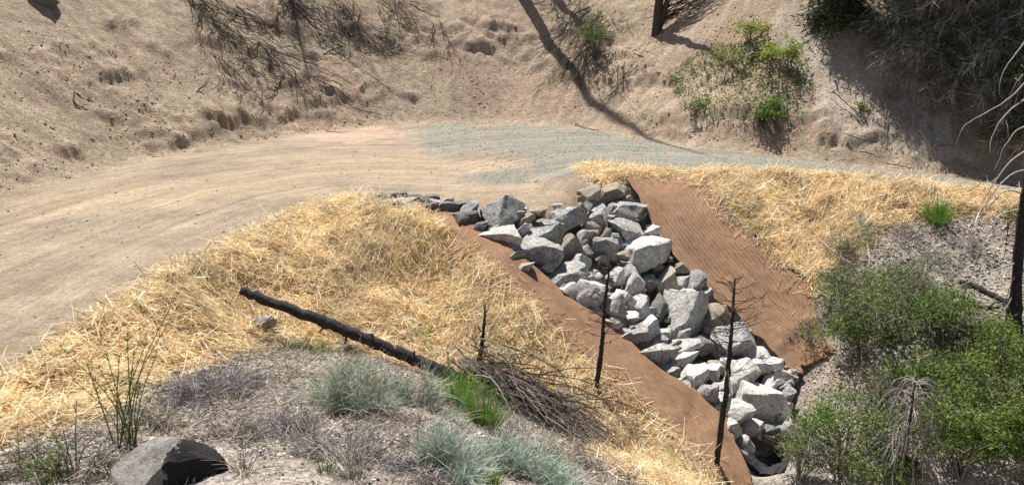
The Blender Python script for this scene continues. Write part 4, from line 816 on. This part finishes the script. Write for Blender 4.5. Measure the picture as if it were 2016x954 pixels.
# brush pile
RNG = np.random.default_rng(41); r = RNG; p = hit(1050, 815); root = empty('brush_pile', p); g = Geo(); g2 = Geo()
A0, B0 = lift(900, 735, .1), lift(1170, 885, .05); ax = (B0 - A0); LA = np.linalg.norm(ax); ax /= LA; sd = np.cross(ax, [0, 0, 1])
for k in range(360):
    t = r.uniform(-.05, .75); o = r.normal(0, .22); z = abs(r.normal(0, .24)); st_ = A0 + ax * LA * t + sd * o; L = r.uniform(.6, 1.9); d = ax + sd * r.normal(-.05, .42) + np.array([0, 0, r.normal(.02, .16)])
    en = st_ + d * L; st_[2] = samp(ZG, st_[0], st_[1]) + .03 + z * 1.3; en[2] = samp(ZG, en[0], en[1]) + .03 + z * r.uniform(0, 1)
    mid = (st_ + en) / 2 + r.normal(0, .12, 3) + [0, 0, .08]; (g if k % 2 else g2).tube(curve([st_, mid, en], 7), np.linspace(r.uniform(.008, .017), .003, 7), 4, cap=False)
m = 900; t = r.uniform(.1, 1.05, m); P = A0 + ax * (LA * t)[:, None] + sd * r.normal(0, .26, m)[:, None]; P[:, 2] = samp(ZG, P[:, 0], P[:, 1]) + np.abs(r.normal(0, .22, m)) + .02
D = ax + r.normal(0, .55, (m, 3)); g.ribbons(P, D, r.uniform(.15, .6, m), .006, .4, 3, .3)
g.build('twig_layer', TWIG, root); g2.build('dark_twig_layer', TWIGD, root)
tag(root, 'heap of dead grey-brown twigs between the straw slope and the sage', 'brush pile')
# ------------------------------------------------------------------ right-hand burnt tree with pale dead limbs
RNG = np.random.default_rng(51); r = RNG; f = hit(1996, 652); root = empty('dead_conifer', f)
c = curve([f - [0, 0, .3], aty(1999, 590, f[1]), aty(2010, 450, f[1]), aty(2026, 330, f[1]), aty(2052, 150, f[1]), aty(2080, -120, f[1] + .2), aty(2100, -420, f[1] + .4)], 50); g = Geo(); s0 = depth(f) / FPX
g.tube(c, np.concatenate([np.linspace(20, 9, 12), np.linspace(9, 5, 38)]) * s0 * (1 + .05 * r.standard_normal(50)), 12, .05); g.build('trunk', CHAR, root, True)
LIMBS = [([(2030, 150), (1990, 190), (1945, 222), (1900, 248), (1882, 282)], 'p'), ([(2032, 185), (1995, 212), (1962, 245), (1946, 280), (1943, 302)], 'p'), ([(2020, 296), (1985, 322), (1950, 372), (1918, 440), (1903, 505), (1886, 560)], 'p'), ([(2018, 335), (1980, 352), (1945, 400), (1918, 470), (1895, 530)], 'p'), ([(2012, 380), (1975, 375), (1940, 410), (1912, 455), (1900, 500)], 'p'),
         ([(2006, 412), (1965, 425), (1935, 470), (1915, 520), (1908, 545)], 'p'), ([(2003, 515), (1955, 530), (1915, 552), (1888, 562)], 'p'), ([(2004, 425), (1980, 440), (1972, 480), (1962, 530)], 'd'), ([(1998, 570), (1985, 600), (1965, 635), (1955, 668)], 'p'), ([(2022, 250), (2000, 262), (1975, 300), (1958, 345)], 'p'), ([(2040, 60), (2000, 110), (1975, 150), (1968, 190)], 'p'), ([(1996, 590), (2008, 625), (2020, 660)], 'd'), ([(2001, 540), (1985, 565), (1972, 610)], 'd')]
for pl, k in LIMBS:
    y0 = f[1]; off = r.uniform(-.5, .15); cc = curve([aty(u, v, y0 + off * i / max(1, len(pl) - 1)) for i, (u, v) in enumerate(pl)], 20); cc[1:] += np.cumsum(r.normal(0, .007, (19, 3)), 0); g = Geo(); g.tube(cc, np.linspace(.017, .0035, 20), 6, .06); br = g.build('branch', PALEW if k == 'p' else CHARB, root, True)
    g = Geo()
    for j in range(34):
        i = r.integers(4, 20); d = cc[min(i + 1, 19)] - cc[i - 1]; d /= np.linalg.norm(d); e = r.standard_normal(3); e[2] = -abs(e[2]) * .9; L = r.uniform(.08, .42); b_ = cc[i]; e2 = e * .6 + d * .7
        q = curve([b_, b_ + e2 * L * .6 + [0, 0, .01], b_ + e2 * L + [0, 0, -.05]], 5); g.tube(q, np.linspace(.008, .0035, 5), 4, cap=False)
    g.build('twig', PALEW if k == 'p' else CHARB, br); bpy.data.objects[-1] if False else None
tag(root, 'burnt conifer with a black trunk and pale bare drooping limbs at the right edge', 'burnt tree')
stick([(1890, 552), (1935, 572), (1985, 598)], .055, .075, CHAR, 'charred log lying on the pale slope left of the burnt trunk', 'charred_log', 'log', 2)
stick([(1915, 600), (1955, 605), (1995, 600)], .03, .02, CHARB, 'thin dark branch on the ground below the charred log by the burnt trunk', side=2)
# grey drooping dead sapling
RNG = np.random.default_rng(61); r = RNG; f = hit(1772, 950); root = empty('dead_sapling', f); c = curve([f - [0, 0, .1], aty(1782, 880, f[1]), aty(1793, 810, f[1]), aty(1802, 752, f[1])], 24); s0 = depth(f) / FPX; g = Geo(); g.tube(c, np.linspace(.05, .012, 24), 8, .06); g.build('trunk', CHARB, root, True)
for k in range(96):
    i = int(r.integers(7, 24)); a = r.uniform(0, 6.283); L = s0 * r.uniform(60, 150) * (.65 + .35 * (24 - i) / 15); d = np.array([math.cos(a), math.sin(a) * .8, 0]); q = curve([c[i], c[i] + d * L * .35 + [0, 0, .05], c[i] + d * L * .62 - [0, 0, L * .5], c[i] + d * L * .72 - [0, 0, L * 1.0]], 9)
    g = Geo(); g.tube(q, np.linspace(.008, .0025, 9), 4, cap=False)
    for j in range(8):
        b_ = q[r.integers(3, 9)]; e = d * r.uniform(-.2, .6) + r.normal(0, .3, 3) - [0, 0, .6]; g.tube(np.array([b_, b_ + e * L * .12, b_ + e * L * .25]), [.005, .004, .002], 3, cap=False)
    g.build('branch', PALEW, root)
tag(root, 'pale grey dead sapling with drooping bare branches among the bright bushes', 'dead tree')
# ------------------------------------------------------------------ slope debris: roots and sticks
def roots(u, v, w, h, n, label, seed, mat=TWIGD, rad=.019):
    global RNG
    RNG = np.random.default_rng(seed); r = RNG; p = hit(u, v - h * .4); s = depth(p) / FPX; root = empty('root_tangle', p); gx2, gy2 = samp(gx_, *p[:2]), samp(gy_, *p[:2]); dn = -np.array([gx2, gy2]); dn /= np.linalg.norm(dn); ac = np.array([-dn[1], dn[0]]); W = w * s; Hh = h * s
    def limb(g, b0, L, sw, rd, dep):
        k = 6; ts = np.linspace(0, 1, k); sw2 = r.normal(0, .25); xy = b0[:2] + dn * (L * ts)[:, None] + ac * (sw * L * ts + sw2 * L * ts * ts)[:, None]; z = samp(ZG, xy[:, 0], xy[:, 1]) + .03 + np.abs(r.normal(0, .07, k)) + .18 * np.sin(ts * 3.14) * r.random()
        c = np.column_stack([xy, z]); g.tube(c, np.linspace(rd, rd * .3, k), 4, cap=False)
        if dep:
            for j in range(3): limb(g, c[r.integers(1, k - 1)], L * r.uniform(.25, .6), sw + r.normal(0, .8), rd * .55, dep - 1)
    for k in range(n):
        b0 = p[:2] + ac * r.normal(0, W * .28) + dn * r.uniform(-.15, .35) * Hh; g = Geo(); limb(g, b0, Hh * r.uniform(.5, 1.5), r.normal(.15, .6), rad * r.uniform(.5, 1.3), 2); g.build('root', mat, root)
    g = Geo(); m = n * 15; P = np.zeros((m, 3)); P[:, :2] = p[:2] + ac * r.normal(0, W * .3, m)[:, None] + dn * (r.normal(.35, .35, m) * Hh)[:, None]; P[:, 2] = samp(ZG, P[:, 0], P[:, 1]) + .02 + np.abs(r.normal(0, .06, m)); D = np.column_stack([dn[0] + r.normal(0, .6, m), dn[1] + r.normal(0, .6, m), r.normal(-.4, .3, m)])
    g.ribbons(P, D, r.uniform(.15, .7, m), .013, .4, 3, .3); g.build('root_hair', mat, root); return tag(root, label, 'roots', 'root tangles exposed on the cut slope')
RT_ = [(385, 20, 60, 60, 13, 'dense dark root mass at the top edge, leftmost on the slope'), (425, 85, 80, 70, 9, 'sparse roots strung below the leftmost root mass'), (515, 125, 46, 70, 10, 'narrow dark root bundle hanging under a pale stick'), (570, 25, 130, 60, 14, 'wide root fringe along the top edge left of centre'), (665, 40, 90, 80, 14, 'long dark roots trailing downslope from the top, left of centre'), (775, 18, 70, 50, 8, 'dark roots at the top edge left of the pink bank'), (470, 45, 80, 60, 7, 'thin roots between the leftmost mass and the wide fringe'),
       (1175, 70, 110, 90, 12, 'dark roots around the olive shrub beside the trunk shadow'), (1165, 125, 90, 70, 9, 'roots overhanging the ledge beside the trunk shadow'), (1250, 160, 90, 50, 6, 'thin roots on the eroded ledge under the tree foot'), (720, 75, 110, 60, 6, 'fine roots on the slope below the long trailing ones'), (450, 150, 70, 70, 5, 'thin trailing roots beside the loose pale streak'), (1500, 245, 60, 30, 4, 'thin roots below the dense dark green shrub'), (560, 180, 90, 60, 4, 'sparse roots low on the left slope'), (1780, 200, 110, 110, 9, 'pale tangled roots at the edge of the shade'), (860, 80, 50, 60, 3, 'sparse roots beside the pink bank')]
for k, a in enumerate(RT_): roots(*a, seed=200 + k, mat=TWIG if 'pale tangled' in a[5] else TWIGD)
RNG = np.random.default_rng(71)
SB = 'dead branches on the cut slope'
for pl, r0, r1, mt, lab, sd in [
    ([(388, 178), (425, 200), (462, 218)], .028, .018, TWIGD, 'forked dark stick pointing down the left slope, the longer one', 3), ([(386, 180), (400, 168), (411, 152)], .014, .006, TWIGD, 'thin twig rising from the head of the forked stick', 1), ([(146, 180), (147, 203), (178, 218)], .025, .015, TWIGD, 'bent dark stick like an elbow on the far left slope', 1), ([(150, 182), (168, 196), (178, 190)], .018, .01, TWIGD, 'short dark stick above the bent elbow-shaped one', 0),
    ([(716, 105), (745, 102), (790, 92)], .022, .008, TWIGD, 'twiggy dark branch lying across the slope left of the pink bank', 8), ([(636, 108), (655, 98), (678, 90)], .03, .015, TWIGD, 'thick dark root branch left of the twiggy one', 2), ([(514, 82), (520, 120), (524, 160)], .03, .012, PALEW, 'pale upright stick over the narrow root bundle', 0), ([(619, 45), (626, 70), (634, 90)], .028, .012, TWIG, 'grey stick standing against the slope near the top', 0), ([(578, 248), (592, 254), (607, 263)], .016, .008, TWIGD, 'thin dark stick by the lowest eroded ledge on the left', 0), ([(655, 222), (650, 240), (642, 258)], .013, .006, TWIG, 'thin pale stick near the slope foot left of centre', 0), ([(642, 257), (660, 260), (680, 262)], .014, .006, TWIGD, 'thin stick lying at the slope foot left of centre', 0),
    ([(1132, 242), (1155, 252), (1178, 256)], .022, .01, TWIG, 'grey stick at the road edge left of the trunk shadow', 0), ([(1118, 118), (1130, 140), (1150, 160)], .02, .008, TWIG, 'pale root stick crossing the trunk shadow', 1), ([(1745, 322), (1775, 326), (1800, 332)], .02, .012, TWIG, 'thin stick lying along the far road edge under the pale slope', 0), ([(1230, 100), (1295, 120), (1310, 128)], .03, .012, TWIG, 'pale root stick below the tree foot', 3), ([(1280, 165), (1268, 150), (1275, 130)], .02, .01, TWIG, 'pale crooked stick on the eroded ledge', 3), ([(1640, 180), (1680, 215), (1695, 225)], .016, .006, TWIGD, 'thin dark twig on the pale slope beside the shade', 3), ([(600, 60), (690, 120), (790, 190)], .016, .005, TWIGD, 'long thin dark strand in place of a branch shadow, trailing diagonally down the slope', 4), ([(590, 20), (650, 90), (700, 130)], .02, .006, TWIGD, 'long dark root running down from the top edge', 4),  # the long diagonal strand is modelled to stand for a thin branch's cast shadow
    ([(420, 110), (470, 150), (500, 215)], .014, .005, TWIGD, 'thin trailing root left of the narrow root bundle', 3), ([(1660, 262), (1700, 275), (1725, 280)], .014, .006, TWIGD, 'small twig over the eroded road bank at the right', 2), ([(1610, 470), (1680, 520), (1700, 500)], .02, .008, PALEW, 'pale dead branch sticking out of the upper right bush', 4), ([(1700, 555), (1660, 580), (1640, 560)], .016, .006, PALEW, 'pale bare branch across the thin dark bush', 4), ([(1830, 650), (1880, 658), (1925, 662)], .014, .006, PALEW, 'pale thin stick over the bushes left of the burnt trunk', 2), ([(1545, 520), (1565, 535), (1600, 550)], .03, .02, CHARB, 'dark stick at the straw edge beside the wide blanket', 1)]:
    stick(pl, r0, r1, mt, lab, side=sd, group=SB, up=.06 if pl[0][0] < 1600 else .2)
# ------------------------------------------------------------------ trees on the upper slope
def conifer(p, H, R, label, seed, nb, tw, green, lo=.05, tr=.16, lean=(0, 0), bare=False, skirt=1.0, sect=None):
    global RNG
    RNG = np.random.default_rng(seed); r = RNG; p = np.asarray(p, float); root = empty('conifer' if not bare else 'dead_tree', p); ts = np.linspace(0, 1, 16); c = p + np.stack([lean[0] * ts * H, lean[1] * ts * H, ts * H - .3], 1); c[1:, :2] += r.normal(0, .03, (15, 2))
    g = Geo(); g.tube(c, np.linspace(tr, .02, 16), 10, .05); g.build('trunk', BARK if not bare else CHARB, root, True); lim = Geo(); leaf = Geo()
    for k in range(nb):
        t = lo + (1 - lo) * r.random() ** 1.3; b0 = p + np.array([lean[0] * t * H, lean[1] * t * H, t * H - .3]); a = r.uniform(*sect) if sect else r.uniform(0, 6.283); L = R * (1.05 - t) ** .7 * r.uniform(.55, 1.1); d = np.array([math.cos(a), math.sin(a), 0])
        q = curve([b0, b0 + d * L * .5 + [0, 0, .10 * L * skirt * r.uniform(-1, 1)], b0 + d * L - [0, 0, L * .45 * skirt * r.uniform(.3, 1.2)]], 9); lim.tube(q, np.linspace(.022, .005, 9), 4, cap=False)
        m = int(tw); i = r.integers(2, 9, m); P = q[i] + r.normal(0, .04, (m, 3)); D = d * .5 + r.normal(0, .55, (m, 3)); D[:, 2] -= .7 * skirt; lim.ribbons(P, D, r.uniform(.2, .75, m), .013, .35, 3, .25, .15)
        m = int(green); i = r.integers(3, 9, m); P = q[i] + r.normal(0, .16, (m, 3)); D = d * .6 + r.normal(0, .5, (m, 3)); D[:, 2] -= .25; leaf.ribbons(P, D, r.uniform(.08, .24, m), .045, .3, 2, .3)
    lim.build('limb', (TWIGL if tw > 25 else TWIG) if not bare else TWIGD, root)
    if green: leaf.build('foliage', NEEDLE, root)
    return tag(root, label, 'conifer' if not bare else 'dead tree')
def offhit(u, v): return hit(u, v)
CF = [(1655, 50, 9, 1.35, 'dark green conifer whose lower boughs hang into the top edge, leftmost of the shaded trees', 1, 120, 16, 130), (1790, -40, 12, 2.5, 'tall dark conifer behind the leftmost shaded tree', 2, 170, 20, 90), (1830, 120, 11, 2.3, 'grey-twigged drooping conifer in the middle of the shaded trees', 3, 190, 60, 50), (1915, 165, 10, 2.3, 'grey drooping conifer right of the middle of the shaded trees', 4, 190, 60, 40), (2000, 200, 10, 2.2, 'dark drooping conifer at the right edge behind the pale dead limbs', 5, 170, 56, 50), (2080, 270, 9, 2.2, 'dark conifer mostly outside the right edge, lowest on the slope', 6, 130, 44, 60), (1930, 0, 12, 2.6, 'dark tall conifer behind the drooping ones at the top right corner', 7, 150, 34, 90), (1720, -150, 12, 2.2, 'tall conifer above the top edge shading the right slope', 8, 150, 16, 110), (1830, -110, 12, 2.6, 'tall conifer above the top edge behind the middle of the shaded trees', 9, 150, 16, 110)]
for (u, v, H, R, lab, sd, nb, tw, gr) in CF: conifer(offhit(u, v), H, R, lab, 500 + sd, nb, tw, gr, tr=.2)
# the leaning dead tree at the top with branches swept to the right
conifer(hit(1291, 66), 9, 1.0, 'grey dead tree trunk at the top edge with bare branches sweeping right', 520, 14, 6, 0, .03, .2, (.03, 0), True)
RNG = np.random.default_rng(77); r = RNG; p = hit(1296, 62); root = empty('fallen_treetop', p); g = Geo(); g2 = Geo()
q0 = aty(1322, -25, p[1] - .1); g.tube(curve([p, (p + q0) / 2, q0], 10), np.linspace(.13, .10, 10), 8, .06); g.build('trunk', CHARB, root, True)
for k in range(46):
    b0 = p + (q0 - p) * r.uniform(0, 1); e = aty(1296 + r.uniform(40, 165), 62 + r.uniform(-70, 75), p[1] - r.uniform(.2, 1.2)); e[2] = max(e[2], samp(ZG, e[0], e[1]) + .05); b0 = b0 + r.normal(0, .03, 3); mid = (b0 + e) / 2 + r.normal(0, .15, 3) + [0, 0, .12]
    c = curve([b0, mid, e], 9); g2.tube(c, np.linspace(.02, .004, 9), 4, cap=False); m = 7; D = (e - b0) / np.linalg.norm(e - b0) + r.normal(0, .5, (m, 3)); g2.ribbons(c[r.integers(3, 9, m)], D, r.uniform(.15, .5, m), .008, .3, 3, .3)
g2.build('branch', TWIGD, root); tag(root, 'broken dark treetop leaning beside the grey dead trunk, its branches fanned over the slope', 'dead tree')
# tall bare trees above the frame, known by their shadows on the slope and road
hd = np.array([SUN_DIR.x, SUN_DIR.y]); tip = np.array([6.5, 22.1]); base = tip + hd * 16.2; bz = float(samp(ZG, *base)); Ht = 16.2 * math.tan(SUN_EL) - bz
conifer((base[0], base[1], bz), Ht, 1.1, 'tall bare burnt tree above the top edge casting the long trunk shadow', 530, 16, 3, 0, .35, .25, (0, 0), True)
b2 = hit(1060, -60); conifer(b2, 11, 1.7, 'bare tree above the top edge shading the olive shrub', 531, 60, 14, 8, .2, .22, (0, 0), True)
b3 = hit(560, -50); conifer(b3, 7, 1.4, 'bare tree above the top edge shading the wide root fringe', 532, 40, 12, 6, .2, .15, (0, 0), True)
# ------------------------------------------------------------------ gravel, pebbles, litter
def stones(P, S, seed, mat, name, label):
    r = np.random.default_rng(seed); V0, F0 = ICO[1]; keep = V0; n = len(P); k = len(V0)
    J = 1 + .35 * r.uniform(-1, 1, (n, k, 1)); sc = S[:, None, None] * r.uniform(.6, 1.2, (n, 1, 3)); a = r.uniform(0, 6.28, n); ca, sa = np.cos(a)[:, None], np.sin(a)[:, None]
    V = V0[None] * J * sc; X = V[..., 0] * ca - V[..., 1] * sa; Y = V[..., 0] * sa + V[..., 1] * ca; V = np.stack([X, Y, V[..., 2] * .75], -1) + P[:, None]
    F = (F0[None] + (np.arange(n) * k)[:, None, None]).reshape(-1, 3); o = mesh_np(name, V.reshape(-1, 3), F, mat); return tag(o, label, 'gravel', kind='stuff')
def mat_stone(name, stops):
    t = NT(name, .95, .1); t.color(t.mix(1, t.ramp(t.island(), stops), t.ramp(t.noise(60, 2), [(.3, .8), (.7, 1.1)]), 'MULTIPLY')); return t.m
ST_T = mat_stone('tan_stone', [(0, (.24, .185, .14)), (.4, (.38, .305, .225)), (.8, (.50, .42, .33)), (1, (.60, .54, .46))]); ST_G = mat_stone('blue_grey_stone', [(0, (.24, .25, .22)), (.6, (.33, .335, .295)), (1, (.46, .46, .41))]); ST_F = mat_stone('grit_stone', [(0, (.07, .06, .052)), (.35, (.22, .19, .165)), (.75, (.45, .40, .355)), (1, (.66, .62, .57))])
def field(poly, n, seed, smin, smax, pw, mat, name, label, mask=None, sink=.2):
    x, y, r = scatter_poly(poly, n, seed)
    if mask: m = mask(x, y, r); x, y = x[m], y[m]
    S = smin + (smax - smin) * r.random(len(x)) ** pw; stones(np.stack([x, y, samp(ZG, x, y) + S * sink], 1), S, seed, mat, name, label)
clump = lambda sc, th, amp=.4: (lambda x, y, r: fb2(x, y, sc, 4, 3.3) + r.uniform(-amp, amp, len(x)) > th)
HILLP = [(-40, 400), (150, 350), (300, 312), (600, 262), (820, 243), (1130, 250), (1400, 292), (1800, 338), (1990, 365), (2060, 200), (2060, 5), (1000, 5), (-40, 5)]
rgz = lambda x, y, r: samp(rgh, x, y) + r.uniform(-.5, .3, len(x)) > .15
field(HILLP, 14000, 19, .012, .06, 3.0, mat_stone('soil_clod', [(0, (.30, .235, .17)), (.5, (.43, .35, .26)), (1, (.56, .46, .36))]), 'soil_clods', 'broken clods of soil on the crumbling parts of the cut slope', rgz, sink=-.15)
field(HILLP, 30000, 11, .010, .050, 4, ST_T, 'slope_gravel', 'loose stones and clods strewn over the cut slope', clump(.5, 0), sink=-.1)
field([(820, 243), (1100, 250), (1400, 292), (1800, 338), (1990, 368), (1900, 372), (1400, 335), (1150, 335), (1080, 365), (960, 365), (930, 320), (830, 280)], 14000, 12, .008, .032, 3, ST_G, 'road_gravel', 'blue-grey crushed rock spread on the road at the bend', clump(.9, -.15))
field([(-60, 400), (300, 318), (820, 250), (1100, 340), (1130, 398), (700, 385), (560, 428), (340, 540), (-60, 760)], 5000, 13, .006, .032, 4, ST_T, 'road_pebbles', 'loose pebbles on the bare dirt road', clump(.7, 0))
FGP = [(-60, 900), (150, 820), (340, 750), (500, 660), (600, 672), (700, 700), (830, 735), (1000, 805), (1160, 890), (1330, 965), (1330, 1000), (-60, 1000)]
field(FGP, 26000, 14, .006, .03, 3.0, ST_F, 'grit', 'pale grit and pebbles covering the near hillside', None)
field([(1600, 540), (1690, 470), (1760, 440), (2060, 420), (2060, 700), (1900, 660), (1700, 620)], 7000, 15, .01, .05, 4, ST_F, 'slope_grit', 'pale stones on the bare far fill slope', None)
field([(1580, 740), (1660, 700), (1760, 800), (1700, 880), (1600, 800)], 1500, 16, .008, .04, 4, ST_T, 'gully_gravel', 'tan stones on the bare gully side', None)
def litter(poly, n, seed, name, label, mat, L0, L1, wd, up=.12, mask=None):
    global RNG
    x, y, r = scatter_poly(poly, n, seed); RNG = r
    if mask: m = mask(x, y, r); x, y = x[m], y[m]
    n = len(x); th = r.uniform(0, 6.283, n); D = np.stack([np.cos(th), np.sin(th), np.abs(r.normal(0, up, n))], 1); g = Geo(); g.ribbons(np.stack([x, y, samp(ZG, x, y) + .015], 1), D, r.uniform(L0, L1, n), wd, .45, 3, .5)
    tag(g.build(name, mat), label, 'litter', kind='stuff')
NEARP = [(-60, 830), (1200, 800), (1330, 1040), (-60, 1040)]
field(NEARP, 26000, 17, .004, .018, 3.0, ST_F, 'fine_grit', 'fine pale grit on the near hillside at the bottom', None)
litter(NEARP, 9000, 27, 'near_litter', 'fine dry stems littering the grit at the bottom', LITTER, .03, .2, .0045, .3, clump(1.6, -.1))
litter(FGP, 22000, 21, 'dry_litter', 'dry twigs and dead stems littering the near hillside', LITTER, .05, .28, .006, .25, clump(1.1, -.05))
litter(FGP, 18000, 24, 'dead_moss', 'dark dead moss and fine stems in patches on the near hillside', DRYP, .03, .12, .006, .6, clump(1.6, .05, .25))
litter([(1600, 540), (1690, 470), (1760, 440), (2060, 420), (2060, 720), (1900, 700), (1700, 640)], 3500, 22, 'slope_litter', 'dry twigs on the pale far slope', LITTER, .08, .45, .008, .2, clump(.9, 0))
litter(HILLP, 3500, 23, 'root_litter', 'small dark roots and twigs lying on the cut slope', TWIGD, .08, .5, .010, .12, clump(.35, .12, .2))
